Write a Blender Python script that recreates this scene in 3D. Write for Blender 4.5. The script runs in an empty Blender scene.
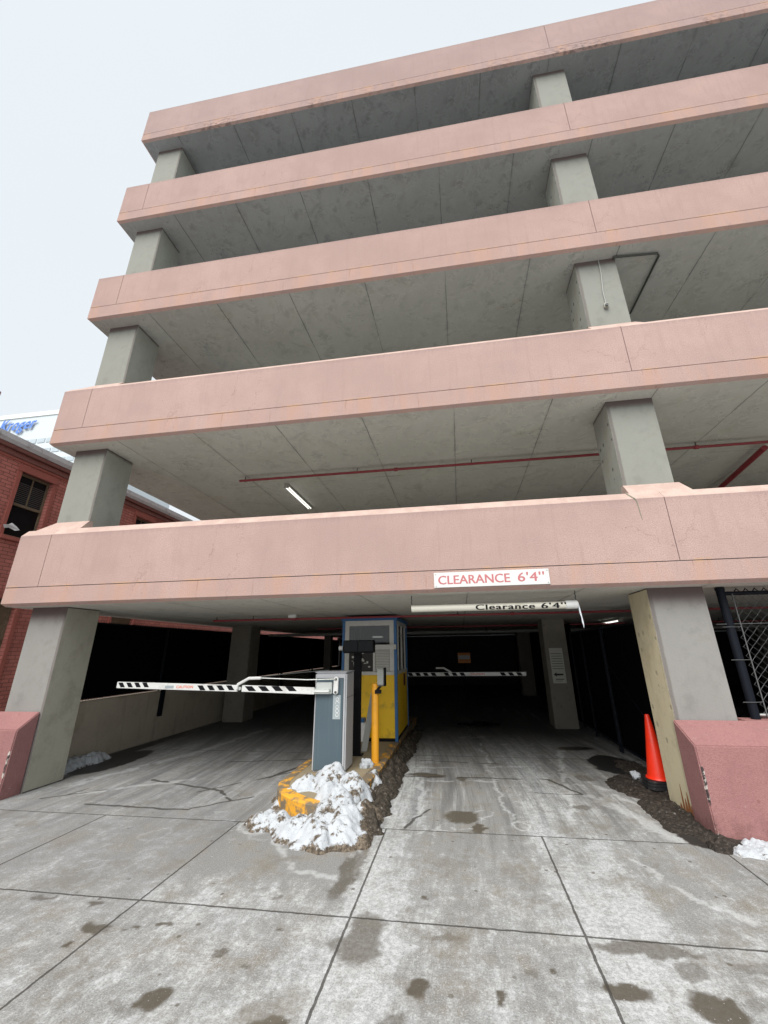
import bpy, bmesh, math, random
from mathutils import Vector, Matrix, noise as mnoise
random.seed(7)
sc = bpy.context.scene
col = sc.collection
PI = math.pi

# ------------------------------------------------------------------ node helper
class NT:
    def __init__(s, name):
        s.m = bpy.data.materials.new(name); s.m.use_nodes = True
        s.t = s.m.node_tree; s.t.nodes.clear()
        s.out = s.t.nodes.new('ShaderNodeOutputMaterial')
        s.b = s.t.nodes.new('ShaderNodeBsdfPrincipled')
        s.t.links.new(s.b.outputs[0], s.out.inputs[0])
        s.tc = None
    def nd(s, typ, **kw):
        n = s.t.nodes.new(typ)
        for k, v in kw.items(): setattr(n, k, v)
        return n
    def put(s, inp, v):
        if isinstance(v, bpy.types.NodeSocket): s.t.links.new(v, inp)
        elif v is not None:
            if isinstance(v, (tuple, list)) and inp.type == 'RGBA' and len(v) == 3: v = (*v, 1)
            inp.default_value = v
    @property
    def obj(s):
        if not s.tc: s.tc = s.nd('ShaderNodeTexCoord')
        return s.tc.outputs['Object']
    def xyz(s, v=None):
        n = s.nd('ShaderNodeSeparateXYZ'); s.put(n.inputs[0], v or s.obj); return n.outputs
    def comb(s, x, y, z):
        n = s.nd('ShaderNodeCombineXYZ')
        for i, v in enumerate((x, y, z)): s.put(n.inputs[i], v)
        return n.outputs[0]
    def scale(s, v, k):
        n = s.nd('ShaderNodeVectorMath', operation='MULTIPLY'); s.put(n.inputs[0], v or s.obj); n.inputs[1].default_value = k; return n.outputs[0]
    def vadd(s, a, b):
        n = s.nd('ShaderNodeVectorMath', operation='ADD'); s.put(n.inputs[0], a); s.put(n.inputs[1], b); return n.outputs[0]
    def noise(s, sc_, det=4, rough=.55, v=None, dist=0, color=False):
        n = s.nd('ShaderNodeTexNoise'); s.put(n.inputs['Vector'], v or s.obj)
        n.inputs['Scale'].default_value = sc_; n.inputs['Detail'].default_value = min(det, 5)
        n.inputs['Roughness'].default_value = rough; n.inputs['Distortion'].default_value = dist
        return n.outputs['Color' if color else 'Fac']
    def voro(s, sc_, v=None, feature='F1', rand=1):
        n = s.nd('ShaderNodeTexVoronoi', feature=feature); s.put(n.inputs['Vector'], v or s.obj)
        n.inputs['Scale'].default_value = sc_; n.inputs['Randomness'].default_value = rand
        return n.outputs['Distance']
    def ma(s, op, a, b=None, c=None, clamp=False):
        n = s.nd('ShaderNodeMath', operation=op, use_clamp=clamp)
        for i, v in enumerate((a, b, c)):
            if v is not None: s.put(n.inputs[i], v)
        return n.outputs[0]
    def ss(s, x, a, b, lo=0., hi=1.):
        n = s.nd('ShaderNodeMapRange', interpolation_type='SMOOTHSTEP')
        s.put(n.inputs[0], x); n.inputs[1].default_value = a; n.inputs[2].default_value = b
        n.inputs[3].default_value = lo; n.inputs[4].default_value = hi
        return n.outputs[0]
    def mul(s, *a):
        r = a[0]
        for b in a[1:]: r = s.ma('MULTIPLY', r, b)
        return r
    def mx(s, *a):
        r = a[0]
        for b in a[1:]: r = s.ma('MAXIMUM', r, b)
        return r
    def mix(s, f, a, b, mode='MIX'):
        n = s.nd('ShaderNodeMix', data_type='RGBA', blend_type=mode)
        s.put(n.inputs['Factor'], f); s.put(n.inputs[6], a); s.put(n.inputs[7], b); return n.outputs[2]
    def band(s, x, c, w, soft=.5):
        d = s.ma('ABSOLUTE', s.ma('SUBTRACT', x, c))
        return s.ss(d, w, w*soft)
    def fin(s, color, rough=.8, bump=None, strength=.3, dist=.01, metallic=0, spec=.5):
        s.put(s.b.inputs['Base Color'], color); s.put(s.b.inputs['Roughness'], rough)
        s.put(s.b.inputs['Metallic'], metallic); s.put(s.b.inputs['Specular IOR Level'], spec)
        if bump is not None:
            n = s.nd('ShaderNodeBump'); n.inputs['Strength'].default_value = strength; n.inputs['Distance'].default_value = dist
            s.put(n.inputs['Height'], bump); s.t.links.new(n.outputs[0], s.b.inputs['Normal'])
        return s.m

def simple(name, c, rough=.5, metal=0, var=.15, nscale=12, dirt=None, spec=.5, emis=0):
    t = NT(name)
    n = t.noise(nscale, 5, .6)
    a = tuple(x*(1-var) for x in c); b = tuple(min(1, x*(1+var)) for x in c)
    colr = t.mix(n, a, b)
    if dirt:
        d = t.ss(t.noise(5, 6, .7), .5, .72)
        colr = t.mix(t.mul(d, .7), colr, dirt)
    m = t.fin(colr, t.ss(n, 0, 1, rough*.85, min(1, rough*1.15)), n, .08, .004, metal, spec)
    if emis:
        t.put(t.b.inputs['Emission Color'], c); t.b.inputs['Emission Strength'].default_value = emis
    return m

# ------------------------------------------------------------------ materials
def pink_paint(name, base=(.405, .272, .250), joint=.22, dirty=0., deep=0., orange=1., ledge=None, edge=None):
    t = NT(name); x, y, z = t.xyz()
    big = t.noise(.7, 5, .6); mid = t.noise(3.5, 6, .65); fine = t.noise(70, 3, .7); grit = t.voro(190)
    c = t.mix(t.ss(big, .3, .7), tuple(v*.90 for v in base), tuple(v*1.09 for v in base))
    c = t.mix(t.mul(t.ss(mid, .42, .66), .4), c, (base[0]*.90, base[1]*.89, base[2]*.92))
    # thin vertical run marks
    st = t.noise(1, 4, .6, t.scale(None, (16, 16, 1.1)))
    c = t.mix(t.mul(t.ss(st, .52, .72), .30), c, (base[0]*.78, base[1]*.75, base[2]*.76))
    c = t.mix(t.mul(t.ss(fine, .44, .62), .55), c, (base[0]*.80, base[1]*.76, base[2]*.76))
    c = t.mix(t.mul(t.ss(grit, .18, .05), .3), c, (base[0]*1.2, base[1]*1.25, base[2]*1.25))
    # faint sheen of lime / old paint on the low strip under the joint line
    wob = t.noise(2.2, 5, .7, t.scale(None, (1, 1, .2)))
    if orange:
        lowm = t.ss(z, joint+.004, joint-.01)
        c = t.mix(t.mul(lowm, t.ss(wob, .40, .62), .5*orange), c, (.46, .28, .21))
        dr = t.ma('ADD', z, t.ma('MULTIPLY', t.ma('SUBTRACT', wob, .5), .09))
        c = t.mix(t.mul(t.band(dr, joint+.012, .034, .1), t.ss(wob, .48, .60), .7*orange), c, (.50, .31, .19))
        c = t.mix(t.mul(t.ss(t.noise(1, 5, .7, t.scale(None, (7, 7, .5))), .60, .68), t.ss(z, joint+.03, joint-.02), .5), c, (.30, .16, .10))
        c = t.mix(t.mul(t.band(z, joint-.002, .007), t.ss(t.noise(3, 3), .4, .55), .6), c, (.2, .1, .08))
        # thin rust runs that start at the joint
        rn2 = t.noise(1, 4, .7, t.scale(None, (22, 22, .6))); ln = t.ma('ADD', joint-.12, t.mul(t.noise(5, 3), .12))
        c = t.mix(t.mul(t.ss(rn2, .60, .67), t.ss(z, joint+.01, joint-.01), t.ss(t.ma('SUBTRACT', z, ln), -.02, .04), t.ss(t.noise(.6, 2), .42, .55), .6), c, (.27, .13, .07))
        # fine map cracks and pale scuffs in the old coating
        vc = t.nd('ShaderNodeTexVoronoi', feature='DISTANCE_TO_EDGE'); t.put(vc.inputs['Vector'], t.vadd(t.scale(None, (1, 1, .8)), t.scale(t.noise(3, 4, .7, color=True), (.5, .5, .5)))); vc.inputs['Scale'].default_value = 1.1
        c = t.mix(t.mul(t.ss(vc.outputs['Distance'], .005, .001), t.ss(t.noise(.9, 2), .54, .62), .5), c, (.20, .12, .11))
        c = t.mix(t.mul(t.ss(t.noise(5, 5, .8), .66, .74), .35), c, (.56, .44, .39))
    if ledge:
        c = t.mix(t.mul(t.ss(z, ledge-.004, ledge+.012), .75), c, t.mix(t.ss(mid, .4, .6), (.56, .43, .37), (.47, .35, .30)))  # paler sloped top: dust wash, with skylight from above put into the colour
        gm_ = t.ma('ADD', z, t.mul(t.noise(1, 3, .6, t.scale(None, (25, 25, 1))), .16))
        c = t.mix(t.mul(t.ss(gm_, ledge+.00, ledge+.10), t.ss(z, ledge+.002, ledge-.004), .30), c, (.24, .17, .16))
    if edge:
        ed = t.mul(t.band(t.ma('ADD', x, t.mul(t.ma('SUBTRACT', t.noise(12, 4), .5), .03)), edge[0], .014), t.ss(y, edge[1]+.05, edge[1]+.02), t.ss(t.noise(3.2, 5, .8), .48, .54))
        c = t.mix(ed, c, t.mix(t.ss(t.noise(18, 3), .45, .55), (.50, .46, .42), (.05, .04, .04)))
    if dirty:
        dn = t.noise(9, 7, .75, t.scale(None, (1, 1, 2.2)))
        xs = t.noise(.55, 3, .6, t.comb(x, 0., 0.))
        dm = t.mul(t.ss(z, joint+.05, joint-.12), t.ss(dn, .46, .60), t.ss(t.ma('ADD', xs, t.ss(x, 5, 9, 0, .12)), .44, .60))
        c = t.mix(t.mul(dm, dirty*.8), c, (.13, .095, .09))
        rn = t.noise(4, 5, .7, t.comb(x, 3., 0.))
        c = t.mix(t.mul(t.ss(z, joint-.02, joint-.14), t.ss(rn, .6, .68), .75), c, (.24, .09, .045))
    if deep:
        sp = t.noise(6, 6, .7)
        c = t.mix(t.mul(t.ss(z, .28, .0), t.ss(sp, .40, .62), .5), c, (.12, .055, .045))
        c = t.mix(t.mul(t.ss(t.voro(5.0), .10, .05), .5), c, (.18, .07, .06))
        # pale scrapes
        c = t.mix(t.mul(t.ss(t.noise(14, 6, .7), .66, .72), .5), c, (.58, .50, .46))
    return t.fin(c, .88, t.ma('ADD', t.mul(fine, .6), t.mul(grit, .6)), .6, .009, spec=.3)

def concrete(name, base=(.33, .33, .30), warm=(.30, .26, .19), holes=0., joints=None, topband=None, edge=None, streaks=.35, var=.2, blot=.5, rust=None):
    t = NT(name); x, y, z = t.xyz()
    big = t.noise(.9, 6, .62, dist=.4); mid = t.noise(4, 7, .65); fine = t.noise(45, 4, .7)
    c = t.mix(big, tuple(v*(1-var) for v in base), tuple(v*(1+var) for v in base))
    c = t.mix(t.mul(t.ss(mid, .48, .72), blot), c, tuple(v*.72 for v in base))
    c = t.mix(t.mul(t.ss(t.noise(1.7, 6, .7), .52, .75), .5), c, warm)
    st = t.noise(1, 5, .65, t.scale(None, (9, 9, .8)))
    c = t.mix(t.mul(t.ss(st, .54, .78), streaks), c, tuple(v*.6 for v in base))
    c = t.mix(t.mul(t.ss(fine, .5, .8), .3), c, tuple(v*1.3 for v in base))
    hgt = t.ma('ADD', t.mul(fine, .35), t.mul(mid, .5))
    if holes:
        v = t.voro(6.5, t.scale(None, (1, 1, .85)), rand=.45)
        hm = t.mul(t.ss(v, .19, .12), t.ss(t.noise(1.3, 2), .38, .46))
        v2 = t.voro(26); hm2 = t.mul(t.ss(v2, .12, .07), .7)
        hm = t.mx(hm, hm2)
        c = t.mix(t.mul(hm, holes), c, tuple(v*.38 for v in base))
        hgt = t.ma('SUBTRACT', hgt, t.mul(hm, .8))
    if joints:
        wx = t.ma('ADD', x, t.mul(t.ma('SUBTRACT', t.noise(7, 4), .5), .02))
        jm = None
        if joints.get('x0') is not None:
            u = t.ma('ADD', t.ma('DIVIDE', t.ma('SUBTRACT', wx, joints['x0']), joints['dx']), 100.5)
            fr = t.ma('ABSOLUTE', t.ma('SUBTRACT', t.ma('FRACT', u), .5))
            jm = t.ss(fr, .008, .002)
            hl = t.ss(fr, .05, .0)
            c = t.mix(t.mul(hl, t.ss(t.noise(2.3, 4), .42, .6), .28), c, tuple(v*.55 for v in base))
            # every board bay of the pour has a slightly different tone
            bay = t.nd('ShaderNodeTexWhiteNoise', noise_dimensions='1D'); t.put(bay.inputs['W'], t.ma('FLOOR', t.ma('ADD', u, 0)))
            c = t.mix(t.mul(t.ma('SUBTRACT', bay.outputs[0], .1), .22), c, tuple(v*.72 for v in base))
        swn = t.noise(1.6, 5, .7, dist=2.2)
        c = t.mix(t.mul(t.band(swn, .50, .035, .1), t.ss(mid, .4, .6), .42), c, tuple(min(1, v*1.35) for v in base))
        c = t.mix(t.mul(t.ss(t.noise(1.1, 5, .72, dist=1.2), .56, .66), .30), c, tuple(v*.62 for v in base))
        c = t.mix(t.mul(t.ss(t.voro(5.5), .09, .045), t.ss(big, .46, .54), .6), c, tuple(v*.35 for v in base))
        c = t.mix(t.mul(t.ss(y, .10, .0), .0), c, base)
        for yy in joints.get('y', []):
            wy = t.ma('ADD', y, t.mul(t.ma('SUBTRACT', t.noise(3, 4), .5), .08))
            l = t.mul(t.band(wy, yy, .010), t.ss(t.noise(1.1, 3), .45, .55))
            jm = t.mx(jm, l) if jm is not None else l
        # hair cracks
        cr = t.nd('ShaderNodeTexVoronoi', feature='DISTANCE_TO_EDGE'); t.put(cr.inputs['Vector'], t.vadd(t.obj, t.noise(2.5, 5, .7, color=True))); cr.inputs['Scale'].default_value = .55
        crm = t.mul(t.ss(cr.outputs['Distance'], .006, .001), t.ss(t.noise(.8, 2), .52, .6))
        jm = t.mul(jm, t.ss(t.noise(1.3, 4, .7), .36, .58, .18, 1.))
        c = t.mix(t.mul(t.mx(jm, t.mul(crm, .7)), .72), c, tuple(v*.22 for v in base))
        hgt = t.ma('SUBTRACT', hgt, jm)
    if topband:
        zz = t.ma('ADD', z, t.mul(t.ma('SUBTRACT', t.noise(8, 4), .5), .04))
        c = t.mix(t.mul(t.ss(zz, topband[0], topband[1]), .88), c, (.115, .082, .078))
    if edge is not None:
        c = t.mix(t.mul(t.band(t.ma('ADD', x, t.mul(t.ma('SUBTRACT', t.noise(5, 4), .5), .03)), edge, .030, .3), .62), c, (.115, .095, .088))  # shade of the bevelled corner painted as a dark vertical line
    if rust:
        q = t.ma('SUBTRACT', z, t.mul(t.noise(1, 3, .6, t.scale(None, (30, 30, 1.5))), .42))
        c = t.mix(t.mul(t.ss(q, -.04, -.14), .95), c, (.33, .12, .03))
    return t.fin(c, .9, hgt, .5, .012, spec=.3)

M = {}
def brick_mat():
    t = NT('painted brick'); x, y, z = t.xyz()
    b = t.nd('ShaderNodeTexBrick'); t.put(b.inputs['Vector'], t.comb(y, z, 0.))
    b.inputs['Scale'].default_value = 1; b.inputs['Brick Width'].default_value = .24; b.inputs['Row Height'].default_value = .082
    b.inputs['Mortar Size'].default_value = .007; b.inputs['Mortar Smooth'].default_value = .3; b.inputs['Bias'].default_value = -.2
    b.inputs['Color1'].default_value = (.54, .195, .16, 1); b.inputs['Color2'].default_value = (.44, .15, .125, 1); b.inputs['Mortar'].default_value = (.17, .07, .06, 1)
    c = t.mix(t.mul(t.ss(t.noise(1.2, 6, .7), .45, .75), .6), b.outputs['Color'], (.26, .08, .065))
    c = t.mix(t.mul(t.ss(t.noise(6, 6, .75), .6, .72), .35), c, (.42, .22, .19))
    return t.fin(c, .85, t.ma('SUBTRACT', t.mul(t.noise(40, 3), .3), b.outputs['Fac']), .5, .01)
M['brick'] = brick_mat()
M['brick_plain'] = simple('red painted masonry', (.37, .115, .09), .8, var=.25, nscale=7)
M['planter'] = pink_paint('deep pink painted concrete', (.315, .158, .150), dirty=0, deep=1., orange=0)
M['planter_l'] = pink_paint('deep pink painted concrete by the left column', (.30, .150, .145), dirty=0, deep=1., orange=0, edge=(-5.33, -.03)); M['planter_r'] = pink_paint('deep pink painted concrete by the right column', (.30, .150, .145), dirty=0, deep=1., orange=0, edge=(2.09, -.13))
M['soffit'] = concrete('cast soffit concrete', (.46, .47, .435), (.40, .36, .27), joints=dict(x0=1.40, dx=1.27, y=[1.95, 5.0]), streaks=0.1, var=.34, blot=.85)
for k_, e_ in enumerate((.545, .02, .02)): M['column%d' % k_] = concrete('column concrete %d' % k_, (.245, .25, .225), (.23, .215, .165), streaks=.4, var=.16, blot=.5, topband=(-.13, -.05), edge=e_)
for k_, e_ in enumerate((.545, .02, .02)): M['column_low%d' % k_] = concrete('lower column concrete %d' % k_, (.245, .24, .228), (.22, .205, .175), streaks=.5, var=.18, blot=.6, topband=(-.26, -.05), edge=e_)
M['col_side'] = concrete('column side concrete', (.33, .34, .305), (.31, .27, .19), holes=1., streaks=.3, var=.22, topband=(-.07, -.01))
M['col_side_low'] = concrete('lower column side', (.36, .35, .29), (.26, .235, .17), holes=.6, streaks=.35, var=.22, blot=.7)
M['col_cream'] = concrete('cream painted concrete', (.47, .41, .28), (.40, .33, .2), holes=.55, streaks=.3, var=.12)
M['inner_col'] = concrete('inner column concrete', (.25, .23, .195), (.20, .17, .12), holes=.3)
M['wall'] = concrete('retaining wall concrete', (.42, .37, .30), (.22, .19, .13), streaks=.7, blot=.5)
M['dark_wall'] = concrete('added dark garage wall', (.045, .045, .043), (.04, .035, .03))  # near black: the inner darkness is put into the wall colour
M['red_pipe'] = simple('red sprinkler pipe paint', (.27, .035, .045), .5, var=.25)
M['grey_pipe'] = simple('grey pipe', (.30, .31, .29), .5, var=.2)
M['dark_pipe'] = simple('dark conduit', (.06, .065, .06), .5)
M['galv'] = simple('galvanised steel', (.42, .43, .42), .42, .6, .2)
M['mesh_wire'] = simple('fence wire', (.105, .11, .11), .6, .2, .2)
M['black_metal'] = simple('black coated steel', (.006, .008, .013), .55, var=.3, spec=.15)
M['black_fabric'] = simple('black privacy fabric', (.0025, .0025, .004), .95, var=.3, spec=.05)
M['white_metal'] = simple('white painted aluminium', (.70, .71, .70), .45, var=.06, dirt=(.42, .40, .36))
M['silver'] = simple('bright aluminium', (.62, .65, .63), .3, .5, .12)
M['cab_grey'] = simple('light grey powder coat', (.40, .41, .43), .45, var=.06, nscale=4)
M['black'] = simple('matt black', (.007, .007, .009), .6, var=.2, spec=.15)
M['yellow'] = simple('yellow bollard paint', (.78, .36, .018), .45, var=.1, dirt=(.55, .22, .03))
M['booth_yellow'] = simple('yellow booth panel', (.90, .56, .015), .5, var=.1, nscale=3, dirt=(.45, .28, .03))
M['blue'] = simple('blue paint', (.03, .135, .33), .45, var=.15)
M['booth_frame'] = simple('dull white window frame', (.62, .61, .57), .5, var=.12, dirt=(.38, .35, .3))
M['paper'] = simple('paper notice', (.55, .55, .50), .8, var=.12, nscale=20)
M['board_dark'] = simple('dark notice board', (.035, .032, .030), .7, var=.4)
M['orange_cone'] = simple('orange plastic', (.92, .035, .008), .42, var=.05, nscale=3, dirt=(.55, .04, .02))
M['rubber'] = simple('black rubber', (.016, .016, .018), .6, var=.4, dirt=(.22, .21, .2))
M['sign_white'] = simple('white sign face', (.60, .60, .59), .5, var=.04)
M['sign_red'] = simple('faded red lettering', (.45, .14, .15), .6, var=.1)
M['pvc'] = simple('cream plastic tube', (.71, .69, .60), .4, var=.07, nscale=5, dirt=(.55, .52, .42))
M['orange'] = simple('orange sign face', (.75, .25, .03), .5)
M['tube_lit'] = simple('lit fluorescent tube', (1, .98, .92), .4, var=0, emis=.45)
M['lamp_body'] = simple('lamp housing', (.35, .35, .31), .5, var=.2)
M['wood_old'] = simple('weathered window wood', (.17, .13, .085), .8, var=.3, dirt=(.28, .22, .15))
M['blind'] = simple('window blind', (.085, .085, .085), .6, var=.25)
M['dark_glass'] = simple('dark window glass', (.006, .007, .009), .3, var=.2, spec=.2)
M['cornice'] = simple('grey metal cornice', (.62, .64, .66), .5, var=.1, dirt=(.3, .3, .3))
M['cornice_dark'] = simple('dark red moulding', (.22, .09, .075), .7, var=.25)
M['tower'] = simple('pale tower cladding', (.53, .59, .62), .6, var=.03, nscale=.2)
M['tower_win'] = simple('tower window bands', (.40, .46, .50), .4, var=.2, nscale=.5)
M['logo_blue'] = simple('blue letters', (.085, .20, .56), .5, var=.05)
M['ice'] = simple('ice', (.75, .8, .85), .15, var=.05)
M['asphalt'] = simple('salted bounce street', (.30, .30, .29), .9, var=.25, nscale=3)  # salted street behind the camera, made paler to bounce light onto the soffits
M['white_rag'] = simple('white cloth', (.75, .78, .80), .8, var=.05)
M['caution'] = simple('orange red lettering', (.75, .13, .05), .6, var=.1)
M['clear_plastic'] = simple('clear grey ink', (.33, .38, .40), .5, var=.1)

def teal():
    t = NT('blue grey cabinet panel'); x, y, z = t.xyz()
    n = t.noise(3, 5, .6); st = t.noise(1, 4, .6, t.scale(None, (40, 40, 1.2)))
    c = t.mix(n, (.060, .092, .115), (.075, .112, .135)); c = t.mix(t.mul(t.ss(st, .5, .8), .4), c, (.12, .155, .17))
    return t.fin(c, .5, n, .05, .003)
M['teal'] = teal()
def kerb():
    t = NT('worn yellow kerb paint'); n = t.noise(6, 7, .7); n2 = t.noise(1.5, 3)
    c = t.mix(t.noise(20, 3), (.74, .36, .02), (.62, .30, .03))
    m = t.ss(t.ma('ADD', n, t.ma('ADD', t.mul(n2, .35), t.ss(t.xyz()[1], .1, 1.0, 0, .07))), .60, .74)
    c = t.mix(m, c, (.17, .135, .09))
    return t.fin(c, .75, n, .5, .01)
M['kerb'] = kerb()
M['island_top'] = concrete('island concrete', (.27, .225, .15), (.33, .22, .08), streaks=0, blot=.6, var=.3)

import numpy as np
def np_noise(x, y, seed, octv=4, s=1., rough=.5):
    """plain value noise, vectorised"""
    out = np.zeros_like(x); k = 1.; tot = 0
    for o in range(octv):
        X = x*s+17.3*o+seed*3.1; Y = y*s+9.7*o+seed*7.7
        xi = np.floor(X).astype(np.int64); yi = np.floor(Y).astype(np.int64); fx = X-xi; fy = Y-yi
        fx = fx*fx*(3-2*fx); fy = fy*fy*(3-2*fy)
        def h(i, j):
            n = (i*374761393+j*668265263+seed*362437+o*1013) & 0xffffffff
            n = ((n ^ (n >> 13))*1274126177) & 0xffffffff
            return ((n ^ (n >> 16)) & 0xffff)/65535.
        out += k*((h(xi, yi)*(1-fx)+h(xi+1, yi)*fx)*(1-fy)+(h(xi, yi+1)*(1-fx)+h(xi+1, yi+1)*fx)*fy); tot += k
        k *= rough; s *= 2.03
    return out/tot
def np_ss(v, a, b):
    t = np.clip((v-a)/(b-a), 0, 1); return t*t*(3-2*t)
def drive_masks(x, y):
    """where the spots, salt lines, cracks and puddles of this driveway lie, in metres"""
    ox, oy = x, y
    wx = x+.16*(np_noise(x, y, 1, 4, 5)-.5)+.05*(np_noise(x, y, 2, 2, 26)-.5)
    wy = y+.16*(np_noise(x, y, 3, 4, 5)-.5)+.05*(np_noise(x, y, 4, 2, 26)-.5)
    spots = [(-1.60, -2.33, .065, .07, .8), (-.955, -2.46, .09, .06, .8), (-.30, -2.13, .065, .075, .8), (.09, -2.13, .028, .055, .9), (.70, -1.99, .09, .05, .8), (1.02, -2.05, .10, .085, .85),
             (-.66, -1.78, .12, .22, .6), (-.78, -1.86, .06, .05, .5), (-2.30, -1.90, .10, .045, .75), (-2.30, -2.06, .03, .03, .8), (-1.90, -1.85, .07, .018, .7), (-2.06, -1.86, .03, .018, .7), (-2.95, -1.66, .06, .025, .6), (-2.55, -1.68, .05, .03, .7),
             (-.10, .12, .15, .13, .85), (.06, -.10, .04, .10, .8), (.90, -1.68, .26, .05, .6), (1.05, -1.82, .09, .06, .5), (-.42, -2.33, .05, .05, .5), (.3, -1.95, .03, .03, .4), (1.25, -2.0, .1, .04, .4),
             (1.75, 3.3, .24, .12, 1.), (1.45, 1.6, .10, .10, .5), (-.55, 1.55, .26, .08, .9), (-.05, 1.42, .07, .10, .7), (1.15, .55, .09, .06, .5), (.40, -1.93, .02, .02, .7), (-.3, -1.3, .025, .025, .7),
             (-1.25, -2.05, .03, .025, .6), (-1.43, -1.98, .025, .02, .6), (-.93, -1.05, .05, .30, .6), (-.87, -.75, .03, .3, .5), (-1.9, -1.62, .03, .03, .5), (-.18, -1.68, .10, .03, .4), (.2, -2.35, .12, .04, .3),
             (-1.7, -2.42, .10, .03, .35), (.55, -2.3, .05, .05, .35), (1.5, -1.75, .2, .05, .4), (-1.35, -1.45, .03, .02, .5), (-1.15, -1.75, .02, .02, .6), (-3.3, -1.9, .05, .03, .4)]
    dark = np.zeros_like(x)
    for cx, cy, rx, ry, k in spots:
        d = np.sqrt(((wx-cx)/rx)**2+((wy-cy)/ry)**2); dark = np.maximum(dark, min(1, 1.3*k)*np_ss(d, 1.35, .90))
    def seg(x0, y0, x1, y1, wd, X=None, Y=None):
        X = wx if X is None else X; Y = wy if Y is None else Y
        dx, dy = x1-x0, y1-y0; u = np.clip(((X-x0)*dx+(Y-y0)*dy)/(dx*dx+dy*dy), 0, 1)
        d = np.hypot(X-x0-u*dx, Y-y0-u*dy); return np_ss(d, wd, wd*.3)
    def ring(cx, cy, r, k=1., wd=.02):
        d = np.sqrt((wx-cx)**2+((wy-cy)*k)**2); return np_ss(np.abs(d-r), wd, wd*.2)
    salt = np.zeros_like(x)
    for q in (ring(-2.86, -.62, .10, .7, .012)*.6, ring(.10, .20, .10, .8)*.8, ring(-2.05, -.33, .14), ring(-1.38, -1.42, .05, 1, .014), ring(.45, -.05, .10),  
              ring(-2.4, -2.4, .05, 1, .012), ring(-1.9, -2.3, .04, 1, .012), ring(-3.0, -1.2, .10, 1, .012)*.6):
        salt = np.maximum(salt, q)
    for a_ in ((-1.75, -.60, -1.35, -1.10, .05), (-1.35, -1.10, -1.0, -1.12, .05), (-.55, .05, -.55, 1.3, .04), (-.55, 1.3, .35, 1.32, .04), (.38, .1, .22, 3.6, .03), (-.92, -.3, -.85, 1.6, .06), (.95, .1, 1.5, 3.2, .05),
              (1.35, .9, 1.75, -.15, .11), (-5.0, .6, -4.4, 2.6, .12), (-4.4, 2.6, -4.2, 4.6, .12), (1.2, -.6, 1.7, -1.5, .04), (-.75, 1.9, .9, 2.1, .03), (-4.6, .35, -3.6, 1.0, .08), (1.45, 1.5, 1.9, .3, .05)):
        salt = np.maximum(salt, .85*seg(*a_))
    tide = np_noise(wx, wy, 21, 4, 1.6); salt = np.maximum(salt, .7*np_ss(np.abs(tide-.5), .012, .003)*np_ss(np_noise(x, y, 22, 2, 1.), .5, .6)*np_ss(y, -.9, -.3))
    salt = salt*np_ss(np_noise(x, y, 5, 3, 9), .25, .45)
    def blob(cx, cy, rx, ry, hard=.9): return np_ss(np.hypot((wx-cx)/rx, (wy-cy)/ry), 1.05, hard)
    pud = np.zeros_like(x)
    for a_ in ((-5.38, 1.75, .30, .80), (-5.70, 3.0, .12, 1.6), (1.8, 3.35, .24, .12), (2.05, 2.35, .32, .55), (.3, 5.6, .5, .4), (1.92, -.12, .12, .22)): pud = np.maximum(pud, blob(*a_))
    kx = ox+.06*(np_noise(x, y, 7, 4, 7, .6)-.5); ky = oy+.06*(np_noise(x, y, 8, 4, 7, .6)-.5)
    ck = np.zeros_like(x)
    for a_ in ((-4.1, .95, -2.95, .62, .030), (-2.95, .62, -2.65, .30, .022), (-2.65, .30, -2.95, .02, .020), (-2.66, .3, -2.45, .45, .02), (-4.2, .02, -2.95, -.02, .022), (-4.9, .12, -4.3, .55, .018), (-4.65, .5, -4.7, .25, .012), (-.9, 1.45, 1.0, 1.5, .022), (1.0, 1.5, 1.25, .95, .026),
              (1.25, .95, .75, .95, .014), (-.62, -.2, -.42, .30, .018), (-2.6, 1.2, -2.15, 2.4, .04), (-3.2, .55, -2.2, 1.7, .02), (-.7, 2.3, .5, 2.2, .018), (-3.6, 1.9, -2.3, 2.2, .02)):
        ck = np.maximum(ck, seg(*a_, kx, ky)*np_ss(np_noise(x, y, 9, 2, 4), .22, .42))
    return dark, salt, pud, ck

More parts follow.
